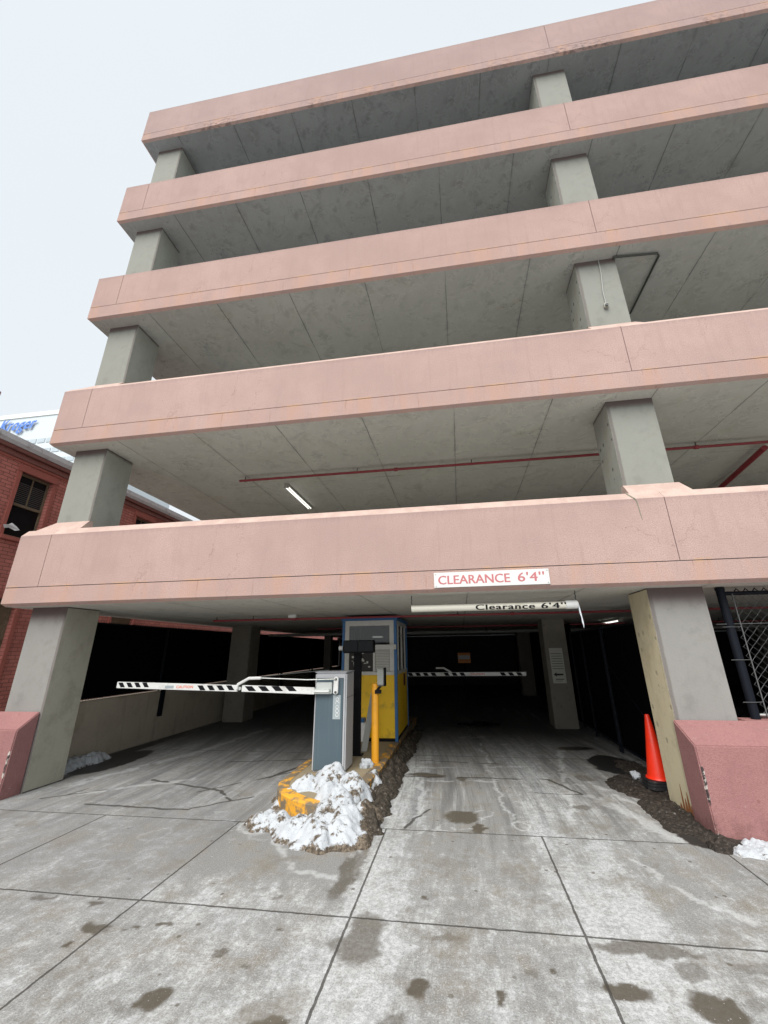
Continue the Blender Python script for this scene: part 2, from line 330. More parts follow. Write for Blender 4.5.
def ground_mat():
    t = NT('salt stained driveway concrete'); x, y, z = t.xyz()
    at = t.nd('ShaderNodeAttribute', attribute_name='marks'); sp = t.nd('ShaderNodeSeparateColor'); t.put(sp.inputs[0], at.outputs['Color'])
    dark, saltm, pud = sp.outputs; ck = at.outputs['Alpha']
    big = t.noise(.8, 5, .6); mid = t.noise(3.2, 7, .66); fine = t.noise(115, 3, .7); gr = t.noise(230, 2, .7)
    base = t.mix(big, (.185, .185, .178), (.25, .252, .247))
    base = t.mix(t.mul(t.ss(mid, .42, .7), .5), base, (.205, .175, .125))
    s1 = t.noise(1, 7, .72, t.scale(t.obj, (2.6, .9, 1))); s2 = t.noise(9, 6, .75); s3 = t.noise(1, 5, .7, t.scale(t.obj, (30, 5, 1)))
    s4 = t.noise(34, 4, .8); salt = t.ma('ADD', t.ma('ADD', t.mul(s1, .40), t.mul(s2, .36)), t.ma('ADD', t.mul(s3, .20), t.mul(s4, .22)))
    wob = t.ma('ADD', x, t.mul(t.ma('SUBTRACT', mid, .5), .5))
    def strip(c, wd): return t.ss(t.ma('ABSOLUTE', t.ma('SUBTRACT', wob, c)), wd, wd*.25)
    salt = t.ma('ADD', salt, t.mul(t.mx(strip(.82, .40), strip(-.68, .30)), t.ss(y, 6, 2), .085))
    salt = t.ma('ADD', salt, t.mul(t.ss(y, -.6, -1.7), t.ss(x, -4.2, -1.5), .05))
    salt = t.ma('SUBTRACT', salt, t.mul(strip(-.05, .50), t.ss(y, -.9, 0), t.ss(y, 1.7, 1.45), .13))
    salt = t.ma('SUBTRACT', salt, t.mul(t.ss(wob, -.85, -1.3), t.ss(wob, -2.5, -2.1), t.ss(y, -1.5, -.9), .11))
    c = t.mix(t.mul(t.ss(salt, .55, .72), .70), base, (.405, .42, .425))
    c = t.mix(t.mul(t.ss(salt, .63, .76), t.ss(s4, .42, .58), .62), c, (.60, .62, .63))
    c = t.mix(t.mul(t.ss(t.noise(22, 4, .8), .60, .70), t.ss(salt, .5, .66), .5), c, (.60, .62, .62))
    c = t.mix(t.mul(t.ss(fine, .52, .66), .42), c, (.55, .55, .53)); c = t.mix(t.mul(t.ss(fine, .47, .33), .5), c, (.085, .078, .066))
    cv = t.comb(t.ma('ADD', x, t.mul(t.ma('MULTIPLY', y, y), t.ss(y, 0, 1), .022)), y, 0.)
    smear = t.noise(1, 5, .65, t.scale(cv, (4.2, .35, 1))); streak = t.noise(1, 5, .7, t.scale(cv, (15, .45, 1)))
    c = t.mix(t.mul(t.ss(streak, .54, .64), t.ss(y, -.8, .8), .4), c, (.50, .52, .53)); c = t.mix(t.mul(t.ss(streak, .48, .38), t.ss(y, -1.2, .8), .45), c, (.085, .087, .09))
    c = t.mix(t.mul(t.ss(smear, .47, .64), t.ss(y, -1.2, .6), .62), c, (.095, .097, .10))
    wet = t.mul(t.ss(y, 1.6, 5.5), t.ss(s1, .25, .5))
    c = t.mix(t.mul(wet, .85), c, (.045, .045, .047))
    c = t.mix(t.mul(saltm, t.ss(s4, .32, .5, .25, 1.), .46), c, (.62, .64, .65))
    c = t.mix(t.mul(dark, .92), c, (.070, .057, .038))
    tv = t.voro(5.5); c = t.mix(t.mul(t.ss(tv, .10, .055), t.ss(big, .42, .52), .75), c, (.08, .066, .045))
    v2 = t.voro(13); c = t.mix(t.mul(t.ss(v2, .13, .05), t.ss(s2, .50, .60), .6), c, (.10, .085, .06))
    v3 = t.voro(48); c = t.mix(t.mul(t.ss(v3, .22, .10), t.ss(s4, .50, .62), .6), c, (.66, .68, .69))
    bp = t.noise(2.1, 5, .7, t.vadd(t.obj, (7., 3., 0.))); c = t.mix(t.mul(t.ss(bp, .54, .66), .45), c, (.155, .138, .108))
    ll = t.mul(t.ss(wob, -2.0, -2.4), t.ss(y, -2.2, -1.2), t.ss(s3, .3, .6)); c = t.mix(t.mul(ll, .35), c, (.16, .165, .175))
    c = t.mix(t.mul(pud, .97), c, (.016, .016, .016))
    jn = t.ma('MULTIPLY', t.ma('SUBTRACT', t.noise(14, 4, .7), .5), .016)
    jx = t.ma('ADD', x, jn); jy = t.ma('ADD', y, t.ma('MULTIPLY', jn, 1.3))
    def jl(v, c0, wd=.0095): return t.ss(t.ma('ABSOLUTE', t.ma('SUBTRACT', v, c0)), wd, wd*.4)
    J = jl(jx, -.785)
    for xx in (.605, -2.24, -3.715, -5.15, 2.0, 3.4): J = t.mx(J, jl(jx, xx))
    J = t.mul(J, t.ss(y, -.22, -.25))
    for yy in (-1.60, -2.95, -.245): J = t.mx(J, jl(jy, yy))
    J = t.mx(J, t.mul(jl(jy, 2.6, .012), .8), jl(jy, 5.2, .02), ck)
    c = t.mix(t.mul(t.ss(J, 0, .6), .85), c, (.040, .036, .030))
    rough = t.ma('SUBTRACT', t.ma('SUBTRACT', .86, t.mul(pud, .40)), t.mul(wet, .2))
    broom = t.noise(1, 3, .6, t.scale(t.obj, (8, 170, 1)))
    h = t.ma('ADD', t.ma('ADD', t.mul(fine, .5), t.mul(gr, .3)), t.mul(broom, .25)); h = t.ma('SUBTRACT', h, t.mul(J, 1.6)); h = t.mul(h, t.ma('SUBTRACT', 1., t.mul(pud, .9)))
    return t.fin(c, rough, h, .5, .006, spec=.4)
M['ground'] = ground_mat()

def snow_mat(name, lo, hi, brown=(.085, .068, .050), white=(.47, .50, .53), bias=0.):
    t = NT(name); x, y, z = t.xyz()
    n = t.noise(3.2, 5, .65); n2 = t.noise(15, 5, .72); n3 = t.noise(70, 3, .7); n4 = t.noise(38, 3, .7)
    k = t.ma('ADD', t.mul(n, .5), t.mul(n2, .5))
    k = t.ma('ADD', k, t.ss(z, .05, .005, 0., .10))
    if bias: k = t.ma('ADD', k, t.ss(t.ma('ADD', x, t.mul(t.ma('SUBTRACT', n, .5), .5)), -1.06, -.90, 0., bias))
    m = t.ss(k, lo, hi)
    br = t.mix(t.ss(n4, .35, .7), tuple(v*.6 for v in brown), tuple(v*2.3 for v in brown))
    w = t.mix(n2, tuple(v*.86 for v in white), tuple(v*1.10 for v in white))
    c = t.mix(m, w, br); c = t.mix(t.mul(t.ss(n3, .60, .70), .55), c, (.12, .10, .08))
    c = t.mix(t.mul(t.ss(n4, .66, .72), m, .5), c, (.45, .46, .46))
    return t.fin(c, .8, t.ma('ADD', t.mul(n2, .6), t.ma('ADD', t.mul(n4, .8), t.mul(n3, .7))), .6, .016, spec=.3)
M['snow'] = snow_mat('dirty snow', .515, .585, bias=.24)
M['slush'] = snow_mat('brown slush', .10, .25, (.034, .028, .021))
M['mud'] = snow_mat('dark slush mud', .10, .25, (.026, .021, .017))
M['clean_snow'] = snow_mat('clean snow', .60, .68)

# ------------------------------------------------------------------ geometry helpers
class MB:
    def __init__(s): s.v = []; s.f = []; s.mi = []
    def add(s, vs, fs, mi=0):
        o = len(s.v); s.v += [tuple(p) for p in vs]; s.f += [tuple(i+o for i in f) for f in fs]; s.mi += [mi]*len(fs); return s
    def box(s, x0, x1, y0, y1, z0, z1, mi=0):
        vs = [(x, y, z) for z in (z0, z1) for y in (y0, y1) for x in (x0, x1)]
        return s.add(vs, [(0, 2, 3, 1), (4, 5, 7, 6), (0, 1, 5, 4), (2, 6, 7, 3), (0, 4, 6, 2), (1, 3, 7, 5)], mi)
    def prism(s, prof, axis, a, b, mi=0, mis=None):
        """prof: 2D points; axis 'x': (y,z); 'y': (x,z); 'z': (x,y)"""
        def P(p, t): return {'x': (t, p[0], p[1]), 'y': (p[0], t, p[1]), 'z': (p[0], p[1], t)}[axis]
        n = len(prof); vs = [P(p, a) for p in prof]+[P(p, b) for p in prof]
        o = len(s.v); s.v += vs
        for i in range(n):
            j = (i+1) % n; s.f.append((o+i, o+j, o+n+j, o+n+i)); s.mi.append(mis[i] if mis else mi)
        s.f.append(tuple(o+i for i in range(n))); s.mi.append(mi)
        s.f.append(tuple(o+n+i for i in reversed(range(n)))); s.mi.append(mi)
        return s
    def tube(s, pts, r, seg=8, mi=0, cap=True, radii=None):
        pts = [Vector(p) for p in pts]; o = len(s.v); n = len(pts)
        up = None
        for i, p in enumerate(pts):
            d = (pts[min(i+1, n-1)]-pts[max(i-1, 0)]).normalized()
            if up is None: up = Vector((0, 0, 1)) if abs(d.z) < .9 else Vector((1, 0, 0))
            a = d.cross(up).normalized(); b = a.cross(d).normalized(); up = b
            rr = radii[i] if radii else r
            for k in range(seg):
                an = 2*PI*k/seg; s.v.append(tuple(p+a*math.cos(an)*rr+b*math.sin(an)*rr))
        for i in range(n-1):
            for k in range(seg):
                k2 = (k+1) % seg; s.f.append((o+i*seg+k, o+i*seg+k2, o+(i+1)*seg+k2, o+(i+1)*seg+k)); s.mi.append(mi)
        if cap:
            s.f.append(tuple(o+k for k in reversed(range(seg)))); s.mi.append(mi)
            s.f.append(tuple(o+(n-1)*seg+k for k in range(seg))); s.mi.append(mi)
        return s
    def build(s, name, mats, parent=None, origin=None, bevel=0, smooth=False, subd=0):
        """vertices are given in world space; origin = object's base; children share their parent's base"""
        if parent is not None:
            base = Vector(parent['_b']); off = Vector(origin)-base if origin else Vector((0, 0, 0)); 
            org = base+off
        else:
            org = Vector(origin) if origin else Vector((0, 0, 0)); off = org
        me = bpy.data.meshes.new(name)
        me.from_pydata([tuple(Vector(p)-org) for p in s.v], [], s.f)
        if not isinstance(mats, (list, tuple)): mats = [mats]
        for m in mats: me.materials.append(m)
        me.polygons.foreach_set('material_index', s.mi)
        bm = bmesh.new(); bm.from_mesh(me)
        bmesh.ops.recalc_face_normals(bm, faces=bm.faces)
        if bevel:
            es = [e for e in bm.edges if len(e.link_faces) == 2 and e.calc_face_angle(0) > .6]
            bmesh.ops.bevel(bm, geom=es, offset=bevel, segments=2, affect='EDGES', clamp_overlap=True)
        bm.to_mesh(me); bm.free()
        if smooth:
            for p in me.polygons: p.use_smooth = True
            me.set_sharp_from_angle(angle=math.radians(40))
        o = bpy.data.objects.new(name, me); col.objects.link(o)
        if parent is not None: o.parent = parent
        o.location = off
        o['_b'] = tuple(org)
        return o

def tag(o, label, cat, group=None):
    o['label'] = label; o['category'] = cat
    if group: o['group'] = group
    return o
def thing(name, label, cat, loc, group=None):
    o = bpy.data.objects.new(name, None); o.empty_display_size = .1; col.objects.link(o); o.location = loc
    o['_b'] = tuple(loc); return tag(o, label, cat, group)

def text_mesh(txt, size, bold=0., spacing=1., shear=0.):
    cu = bpy.data.curves.new('t', 'FONT'); cu.body = txt; cu.size = size; cu.offset = bold; cu.space_character = spacing; cu.shear = shear
    cu.extrude = .0; cu.resolution_u = 3
    ob = bpy.data.objects.new('t', cu); col.objects.link(ob)
    dg = bpy.context.evaluated_depsgraph_get(); me = bpy.data.meshes.new_from_object(ob.evaluated_get(dg))
    col.objects.unlink(ob); bpy.data.objects.remove(ob)
    vs = [v.co.copy() for v in me.vertices]; fs = [tuple(p.vertices) for p in me.polygons]
    x0 = min(v.x for v in vs); x1 = max(v.x for v in vs); y0 = min(v.y for v in vs); y1 = max(v.y for v in vs)
    bpy.data.meshes.remove(me)
    return vs, fs, (x0, x1, y0, y1)
def letters(mb, txt, fn, w, h, bold=0., mi=0, thick=.002, spacing=1., shear=0., cuts=0):
    """fill a w x h rectangle; fn(u, v, d) -> world point; d = lift off the surface"""
    vs, fs, (x0, x1, y0, y1) = text_mesh(txt, 1, bold, spacing, shear)
    if cuts:
        bm = bmesh.new(); bv = [bm.verts.new(v) for v in vs]
        for f in fs:
            try: bm.faces.new([bv[i] for i in f])
            except ValueError: pass
        for q in range(1, cuts):
            bmesh.ops.bisect_plane(bm, geom=bm.verts[:]+bm.edges[:]+bm.faces[:], plane_co=(0, y0+(y1-y0)*q/cuts, 0), plane_no=(0, 1, 0))
        bm.verts.index_update(); vs = [v.co.copy() for v in bm.verts]; fs = [tuple(v.index for v in f.verts) for f in bm.faces]; bm.free()
    P = [((v.x-x0)/(x1-x0)*w, (v.y-y0)/(y1-y0)*h) for v in vs]
    mb.add([fn(u, v, thick) for u, v in P], fs, mi)
    return mb

# ------------------------------------------------------------------ camera
cam = bpy.data.cameras.new('camera'); co = bpy.data.objects.new('camera', cam); col.objects.link(co)
F = Vector((-0.14262267, 0.92952226, 0.34006932)); R = Vector((0.98765516, 0.1561391, -0.01256437)); U = Vector((0.06477698, -0.33407925, 0.94031643))
co.matrix_world = Matrix(((R.x, U.x, -F.x, 0), (R.y, U.y, -F.y, -4.8), (R.z, U.z, -F.z, 1.5619), (0, 0, 0, 1)))
cam.sensor_fit = 'VERTICAL'; cam.sensor_height = 36; cam.sensor_width = 27
cam.lens = 410.35/1024*36
cam.shift_x = -(391.1-384)/1024; cam.shift_y = -(512-501.7)/1024
cam.clip_start = .05; cam.clip_end = 2000
sc.camera = co

# ------------------------------------------------------------------ ground
def struct(name, o): o['kind'] = 'structure'; return o
g = MB().add([(-600, -600, -.02), (600, -600, -.02), (600, 600, -.02), (-600, 600, -.02)], [(0, 1, 2, 3)]).build('ground', M['asphalt'], origin=(0, 0, -.02)); struct('ground', g)
gx = np.concatenate([[-6.6, -6.3], np.arange(-6.0, 2.7, .013), np.arange(2.7, 13.01, .3)]); gy = np.concatenate([[-9, -6, -4, -3], np.arange(-2.7, 2.6, .013), np.arange(2.6, 6, .03), np.arange(6, 20.1, .5)])
GX, GY = np.meshgrid(gx, gy); nx_, ny_ = len(gx), len(gy)
me = bpy.data.meshes.new('driveway')
vv = np.stack([GX, GY, np.zeros_like(GX)], -1).reshape(-1, 3).astype(np.float32)
ii = np.arange(nx_*ny_).reshape(ny_, nx_); qd = np.stack([ii[:-1, :-1], ii[:-1, 1:], ii[1:, 1:], ii[1:, :-1]], -1).reshape(-1, 4)
me.vertices.add(len(vv)); me.vertices.foreach_set('co', vv.ravel()); me.loops.add(qd.size); me.loops.foreach_set('vertex_index', qd.ravel().astype(np.int32))
me.polygons.add(len(qd)); me.polygons.foreach_set('loop_start', np.arange(0, qd.size, 4, dtype=np.int32)); me.update(calc_edges=True)
at = me.color_attributes.new('marks', 'FLOAT_COLOR', 'POINT'); at.data.foreach_set('color', np.stack(drive_masks(GX, GY), -1).reshape(-1).astype(np.float32))
me.materials.append(M['ground'])
d = bpy.data.objects.new('driveway', me); col.objects.link(d); struct('driveway', d)
a = MB().add([(-10, -9, -.006), (-6.605, -9, -.006), (-6.605, 40, -.006), (-10, 40, -.006)], [(0, 1, 2, 3)]).build('alley_path', concrete('alley concrete', (.2, .2, .19))); struct('alley', a)

# ------------------------------------------------------------------ parking garage
XL, XR, YB = -6.103, 12.5, 16.5
ZB = [2.215, 4.647, 7.111, 9.536, 11.999]; ZJ = [2.429, 4.880, 7.353, 9.753, 12.195]; ZT = [3.159, 5.595, 8.036, 10.496, 12.990]
JX = [-5.594, 2.401, 10.35]
COLS = [(-5.848, -5.287), (2.103, 2.675), (10.05, 10.62)]
gar = thing('parking_garage', 'five level pink and grey concrete parking garage with open decks', 'parking garage', (0, 0, 0))
for i in range(5):
    zb, zj, zt = ZB[i], ZJ[i], ZT[i]; zs = zb-.037
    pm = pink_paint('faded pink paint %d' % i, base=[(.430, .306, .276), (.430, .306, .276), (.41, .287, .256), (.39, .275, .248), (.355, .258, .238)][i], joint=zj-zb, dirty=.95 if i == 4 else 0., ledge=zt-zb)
    # deck slab with its pink edge; chamfer under the edge
    c = .04; mb = MB()
    V = [(XL+c, c, zs), (XR, c, zs), (XR, YB, zs), (XL+c, YB, zs), (XL, 0, zb), (XR, 0, zb), (XR, YB, zb), (XL, YB, zb), (XL, 0, zj-.005), (XR, 0, zj-.005), (XR, YB, zj-.005), (XL, YB, zj-.005)]
    mb.add(V, [(3, 2, 1, 0)], 1)
    mb.add(V, [(0, 1, 5, 4), (3, 0, 4, 7), (4, 5, 9, 8), (7, 4, 8, 11)], 0)
    mb.add(V, [(1, 2, 6, 5), (2, 3, 7, 6), (5, 6, 10, 9), (6, 7, 11, 10), (8, 9, 10, 11)], 1)
    sf = concrete('deck soffit concrete %d' % i, [(.60, .59, .54), (.60, .60, .555), (.47, .48, .455), (.36, .375, .37), (.28, .30, .305)][i], [(.47, .43, .34), (.50, .47, .38), (.44, .41, .32), (.35, .34, .29), (.26, .27, .26)][i], joints=dict(x0=1.40+[0, 0, .02, .05, -.30][i], dx=1.27, y=[1.95+.2*i, 5.0]), streaks=.15+.06*i, var=.16+.05*i, blot=.45+.14*i)  # upper decks darker: heavier staining, plus fading ground bounce put into the colour
    mb2 = mb
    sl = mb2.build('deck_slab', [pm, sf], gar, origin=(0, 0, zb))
    # parapet panels
    prof = [(0, zj+.004), (0, zt), (.09, zt+.10), (.20, zt+.10), (.20, zj+.004)]
    jx_ = JX if i < 4 else JX[1:]
    xs = [XL]+jx_
    for a_, b_ in zip(xs, jx_+[XR]):
        g0 = .004 if a_ != XL else 0
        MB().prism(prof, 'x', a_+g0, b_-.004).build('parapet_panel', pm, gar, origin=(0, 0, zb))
    # groove backing
    MB().box(XL+.01, XR, .012, .06, zj-.006, zj+.006).build('joint_strip', M['dark_pipe'], gar, origin=(0, 0, zb))
    # side parapet
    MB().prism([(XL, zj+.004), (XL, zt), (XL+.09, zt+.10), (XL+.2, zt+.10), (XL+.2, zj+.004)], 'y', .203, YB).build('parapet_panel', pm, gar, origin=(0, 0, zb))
    # sloping collars where the columns stand on the parapet
    if i < 4:
        for k, (a_, b_) in enumerate(COLS):
            l0, l1 = (XL+.002, XL+.26) if k == 0 else (a_-.02, a_-.01)
            r0, r1 = (b_+.03, b_+.0) if k == 0 else (b_+.13, b_+.05)
            y1, z1 = .238, zt+.255
            V = [(l0, .002, zt), (r0, .002, zt), (l1, y1, z1), (r1, y1, z1), (l0, .30, zt), (r0, .30, zt), (l1, .30, z1), (r1, .30, z1)]
            V = [(x_, y_+(.003), z_+.002) for x_, y_, z_ in V]
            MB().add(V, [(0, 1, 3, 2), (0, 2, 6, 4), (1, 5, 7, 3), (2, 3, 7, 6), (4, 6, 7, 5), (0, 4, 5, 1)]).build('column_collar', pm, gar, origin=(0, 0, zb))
# columns
for k, (a_, b_) in enumerate(COLS):
    for i in range(5):
        z0 = 0. if i == 0 else ZT[i-1]-.1; z1 = ZB[i]-.037
        mb = MB(); x0, x1, y0, y1 = a_, b_, .243, .794
        V = [(x, y, z) for z in (z0, z1) for y in (y0, y1) for x in (x0, x1)]
        mb.add(V, [(0, 1, 5, 4)], 0); mb.add(V, [(0, 2, 3, 1), (4, 5, 7, 6), (2, 6, 7, 3), (0, 4, 6, 2), (1, 3, 7, 5)], 1)
        low = i == 0
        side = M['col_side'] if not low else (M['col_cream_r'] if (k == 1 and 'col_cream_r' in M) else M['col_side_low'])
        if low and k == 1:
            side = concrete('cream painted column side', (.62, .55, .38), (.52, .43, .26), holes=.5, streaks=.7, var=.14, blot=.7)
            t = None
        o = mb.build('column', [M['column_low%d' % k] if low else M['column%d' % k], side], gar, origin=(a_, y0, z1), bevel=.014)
# interior columns, three decks high is enough for what can be glimpsed
for (a_, b_, y0, y1) in [(-5.72, -5.20, 5.4, 5.95), (1.83, 2.30, 5.1, 5.65), (10.05, 10.6, 5.4, 5.95), (-5.25, -4.98, 11.6, 11.9), (2.1, 2.6, 11.6, 12.1), (10.05, 10.6, 11.6, 12.1)]:
    for i in range(5):
        z0 = 0. if i == 0 else ZJ[i-1]; z1 = ZB[i]-.037
        MB().box(a_, b_, y0, y1, z0, z1).build('inner_column', M['inner_col'], gar, origin=(a_, y0, z1), bevel=.012)
# left knee wall; back and right walls added to keep the inside dark
MB().box(-6.05, -5.85, .80, YB, 0, .865).build('knee_wall', M['wall'], gar, bevel=.01)
MB().box(XL+.05, XR, YB-.25, YB-.02, 0, 2.17).build('added_wall', M['dark_wall'], gar)
for i in range(1, 5):
    MB().box(XL+.05, XR, YB-.25, YB-.02, ZJ[i-1]+.001, ZB[i]-.04).build('added_wall', M['wall'], gar)
    MB().box(XR-.2, XR-.02, .25, YB-.26, ZJ[i-1]+.001, ZB[i]-.04).build('added_wall', M['wall'], gar)
MB().box(XR-.2, XR-.02, .46, YB-.26, 0, 2.17).build('added_wall', M['dark_wall'], gar)
# low pink walls in front of the columns
def low_wall(x0, x1):
    y0, yb = -.10, .45
    V0 = [(y0, 0), (y0, .70), (.236, .868), (.236, 0)]
    return V0
pl = MB().prism([(-.13, -.01), (-.10, .70), (.238, .868), (.238, -.01)], 'x', 2.075, 9.9).build('low_front_wall', M['planter_r'], gar, bevel=.01)
MB().box(2.74, 9.9, .2385, .46, 0, .862).build('low_front_wall', M['planter'], gar, bevel=.01)
MB().prism([(-.03, -.01), (-.01, .715), (.238, .888), (.238, -.01)], 'x', -10.0, -5.31).build('low_front_wall', M['planter_l'], gar, bevel=.01)
# rust bleeding out at the foot of the right column
rm = NT('rust bleed'); n_ = rm.noise(14, 5, .7); rm_m = rm.fin(rm.mix(n_, (.40, .15, .04), (.16, .06, .025)), .9)
mb = MB()
for (yy, h, w_) in [(.30, .10, .028), (.345, .20, .03), (.40, .13, .035), (.46, .24, .022), (.52, .06, .03), (.27, .05, .03)]:
    pts = [(yy-w_, .0), (yy+w_, .0), (yy+w_*.7, h*.5), (yy+w_*.15, h), (yy-w_*.2, h*.95), (yy-w_*.8, h*.4)]
    mb.add([(2.1005, p[0], p[1]+.02) for p in pts]+[(2.1045, p[0], p[1]+.02) for p in pts], [tuple(range(6)), tuple(range(11, 5, -1))])
mb.build('rust_stain', rm_m, gar)

crk = simple('crack filler', (.23, .22, .17), .9)
for pts in ([(2.045, .09, 3.262), (2.06, .05, 3.222), (2.085, -.001, 3.165), (2.103, -.001, 3.14), (2.108, -.001, 3.08), (2.113, -.001, 3.0), (2.118, -.001, 2.93), (2.122, -.001, 2.90)],):
    MB().tube(pts, .006, 5, radii=[.008, .008, .009, .008, .006, .006, .004, .002]).build('repair_seam', crk, gar, smooth=True)
# ------------------------------------------------------------------ pipes, conduits, lamps under the decks
def pipe(name, pts, r, mat, label, cat, hang=None, zc=None, couplings=(), group=None):
    t = thing(name, label, cat, pts[0], group)
    MB().tube(pts, r, 10).build('pipe_run', mat, t, smooth=True)
    for c_ in couplings:
        x, y, z = c_
        MB().tube([(x-.03, y, z), (x+.03, y, z)], r*1.5, 10).build('coupling', mat, t, smooth=True)
    for h in (hang or []):
        x, y, z = h
        MB().tube([(x, y, z), (x, y, zc)], .008, 6).tube([(x, y, z-.001), (x, y, z+.03)], r*.9, 8).build('hanger', M['dark_pipe'], t)
    return t
Z1 = ZB[1]-.037
pipe('sprinkler_pipe', [(-3.8, 1.65, Z1-.09), (12, 1.75, Z1-.09)], .022, M['red_pipe'], 'red sprinkler pipe under the second deck crossing above the open first parapet', 'pipe', [(x, 1.70, Z1-.09) for x in (-3.72, -1.6, .4, 3.9, 6.)], Z1, [(-.9, 1.67, Z1-.09), (3.9, 1.70, Z1-.09)])
pipe('sprinkler_branch_pipe', [(4.95, 1.85, Z1-.12), (5.45, 4.6, Z1-.12)], .045, M['red_pipe'], 'thick dark red pipe running inward at the right edge under second deck', 'pipe')
Z0 = ZB[0]-.037
pipe('sprinkler_pipe', [(-4.45, 2.45, Z0-.07), (12, 2.62, Z0-.07)], .018, M['red_pipe'], 'red sprinkler pipe crossing the driveway ceiling nearest the entrance', 'pipe', [(x, 2.5, Z0-.07) for x in (-4.42, -3.7, 0, 3, 6)], Z0, [(-2.9, 2.46, Z0-.07), (.9, 2.5, Z0-.07)])
pipe('sprinkler_pipe', [(-3.6, 5.9, Z0-.08), (12, 6.6, Z0-.08)], .02, M['red_pipe'], 'red sprinkler pipe deeper under the driveway ceiling behind the ticket booth', 'pipe', [(x, 6.2, Z0-.08) for x in (-3, 3, 6)], Z0)
pipe('drain_pipe', [(-5.9, 8.0, Z0-.14), (12, 8.3, Z0-.14)], .045, M['grey_pipe'], 'long grey pipe crossing the dark ceiling farthest inside the garage', 'pipe', [(x, 8.1, Z0-.14) for x in (-3, .8, 4)], Z0, [(.9, 8.14, Z0-.14)])
Z2 = ZB[2]-.037
pipe('conduit', [(2.635, .20, Z2-.03), (3.27, .24, Z2-.03), (3.31, .29, Z2-.03), (3.32, 1.42, Z2-.03)], .016, M['dark_pipe'], 'dark bent conduit on the third deck underside beside the right column', 'conduit')
t = thing('conduit', 'short rusty conduit with a square box on the right column face', 'conduit', (2.42, .22, 6.1))
MB().tube([(2.44, .228, Z2-.02), (2.435, .228, 6.80), (2.40, .228, 6.45), (2.40, .228, 6.22)], .008, 8).build('pipe_run', M['grey_pipe'], t, smooth=True)
MB().box(2.362, 2.42, .20, .2425, 6.14, 6.215).build('junction_box', M['lamp_body'], t, bevel=.004)
MB().tube([(2.39, .197, 6.165), (2.39, .18, 6.165)], .022, 10).build('cover', M['dark_pipe'], t)
# steel cable along the first parapet
t = thing('guard_cable', 'thin grey steel cable strung just above the lowest parapet', 'cable', (-4.9, .3, 3.3))
MB().tube([(-5.285, .5, 3.345), (-1.5, .5, 3.335), (2.1, .5, 3.345)], .006, 6).build('cable', M['mesh_wire'], t, smooth=True)
for x in (-5.2, -1.6, 2.0): MB().tube([(x, .5, 2.43), (x, .5, 3.35)], .01, 6).build('post', M['galv'], t)

def lamp(x, y, z, L, label, two=True, yaw=0., lit=2.2):
    t = thing('ceiling_light', label, 'light', (x, y, z), 'fluorescent fixtures under the decks')
    MB().prism([(x-.05, z-.0), (x+.05, z-.0), (x+.035, z-.045), (x-.035, z-.045)], 'y', y, y+L).build('housing', M['lamp_body'], t, bevel=.004)
    for s in ((-.028, .028) if two else (0,)):
        MB().tube([(x+s, y+.02, z-.060), (x+s, y+L-.02, z-.060)], .011, 8).build('tube', M['tube_lit'], t, smooth=True)
    for yy in (y+.005, y+L-.025): MB().box(x-.05, x+.05, yy, yy+.02, z-.085, z-.045).build('end_cap', M['lamp_body'], t)
lamp(-3.10, 2.12, Z1-.003, 1.35, 'twin tube fluorescent light under the second deck above the lowest parapet')
lamp(3.55, 5.3, Z0-.003, 1.2, 'lit fluorescent light on the ceiling just left of the right entrance column')
t = thing('junction_box', 'small pale junction box on the ceiling pipe above the left lane', 'electrical box', (-2.9, 2.4, Z0-.06))
MB().box(-2.98, -2.84, 2.38, 2.44, Z0-.055, Z0).build('box', M['white_metal'], t, bevel=.004)

# ------------------------------------------------------------------ clearance sign and bar
t = thing('clearance_sign', 'white rectangular sign with faded red letters on the lowest pink band', 'sign', (.4, 0, 2.3))
p0 = Vector((-.245, -.012, 2.222)); ux = Vector((1.278, 0, .006)); uz = Vector((0, 0, .175))
MB().box(-.245, 1.033, -.016, -.003, 2.226, 2.398).build('plate', M['sign_white'], t, bevel=.003)
tm = MB(); letters(tm, "CLEARANCE", lambda u, v, d: (-.198+u, -.0175, 2.262+v), .80, .098); letters(tm, "CLEARANCE", lambda u, v, d: (-.192+u, -.0179, 2.2635+v), .80, .098)
letters(tm, "6'4''", lambda u, v, d: (.69+u, -.0175, 2.264+v), .285, .103, spacing=1.05); letters(tm, "6'4''", lambda u, v, d: (.695+u, -.0179, 2.266+v), .285, .103, spacing=1.05)
tm.build('lettering', M['sign_red'], t)
for x in (-.225, 1.013):
    for z in (2.245, 2.38): MB().tube([(x, -.02, z), (x, -.014, z)], .007, 8).build('screw', M['galv'], t)

bar = thing('clearance_bar', 'cream plastic tube with black clearance lettering hanging on chains', 'clearance bar', (.4, .25, 2.03))
by, bz, br, bx0, bx1 = .25, 2.024, .040, -.538, 1.345
def bzz(x): return bz-.002*(x-bx0)
MB().tube([(bx0, by, bzz(bx0)), (1.25, by, bzz(1.25))], br, 20).build('tube', M['pvc'], bar, smooth=True)
MB().tube([(1.22, by, bz), (1.34, by, bz), (1.355, by, bz)], br, 20, radii=[.048, .048, .036]).build('end_cap', M['white_metal'], bar, smooth=True)
MB().tube([(bx0-.004, by, bz), (bx0+.03, by, bz)], br*1.04, 20).build('end_cap', M['pvc'], bar, smooth=True)
def wrap(u0, vh, up=0.):
    def f(u, v, d):
        a = (v-vh/2)/br - .10
        return (u0+u, by-(br+.0012+up)*math.cos(a), bzz(u0+u)+(br+.0012+up)*math.sin(a))
    return f
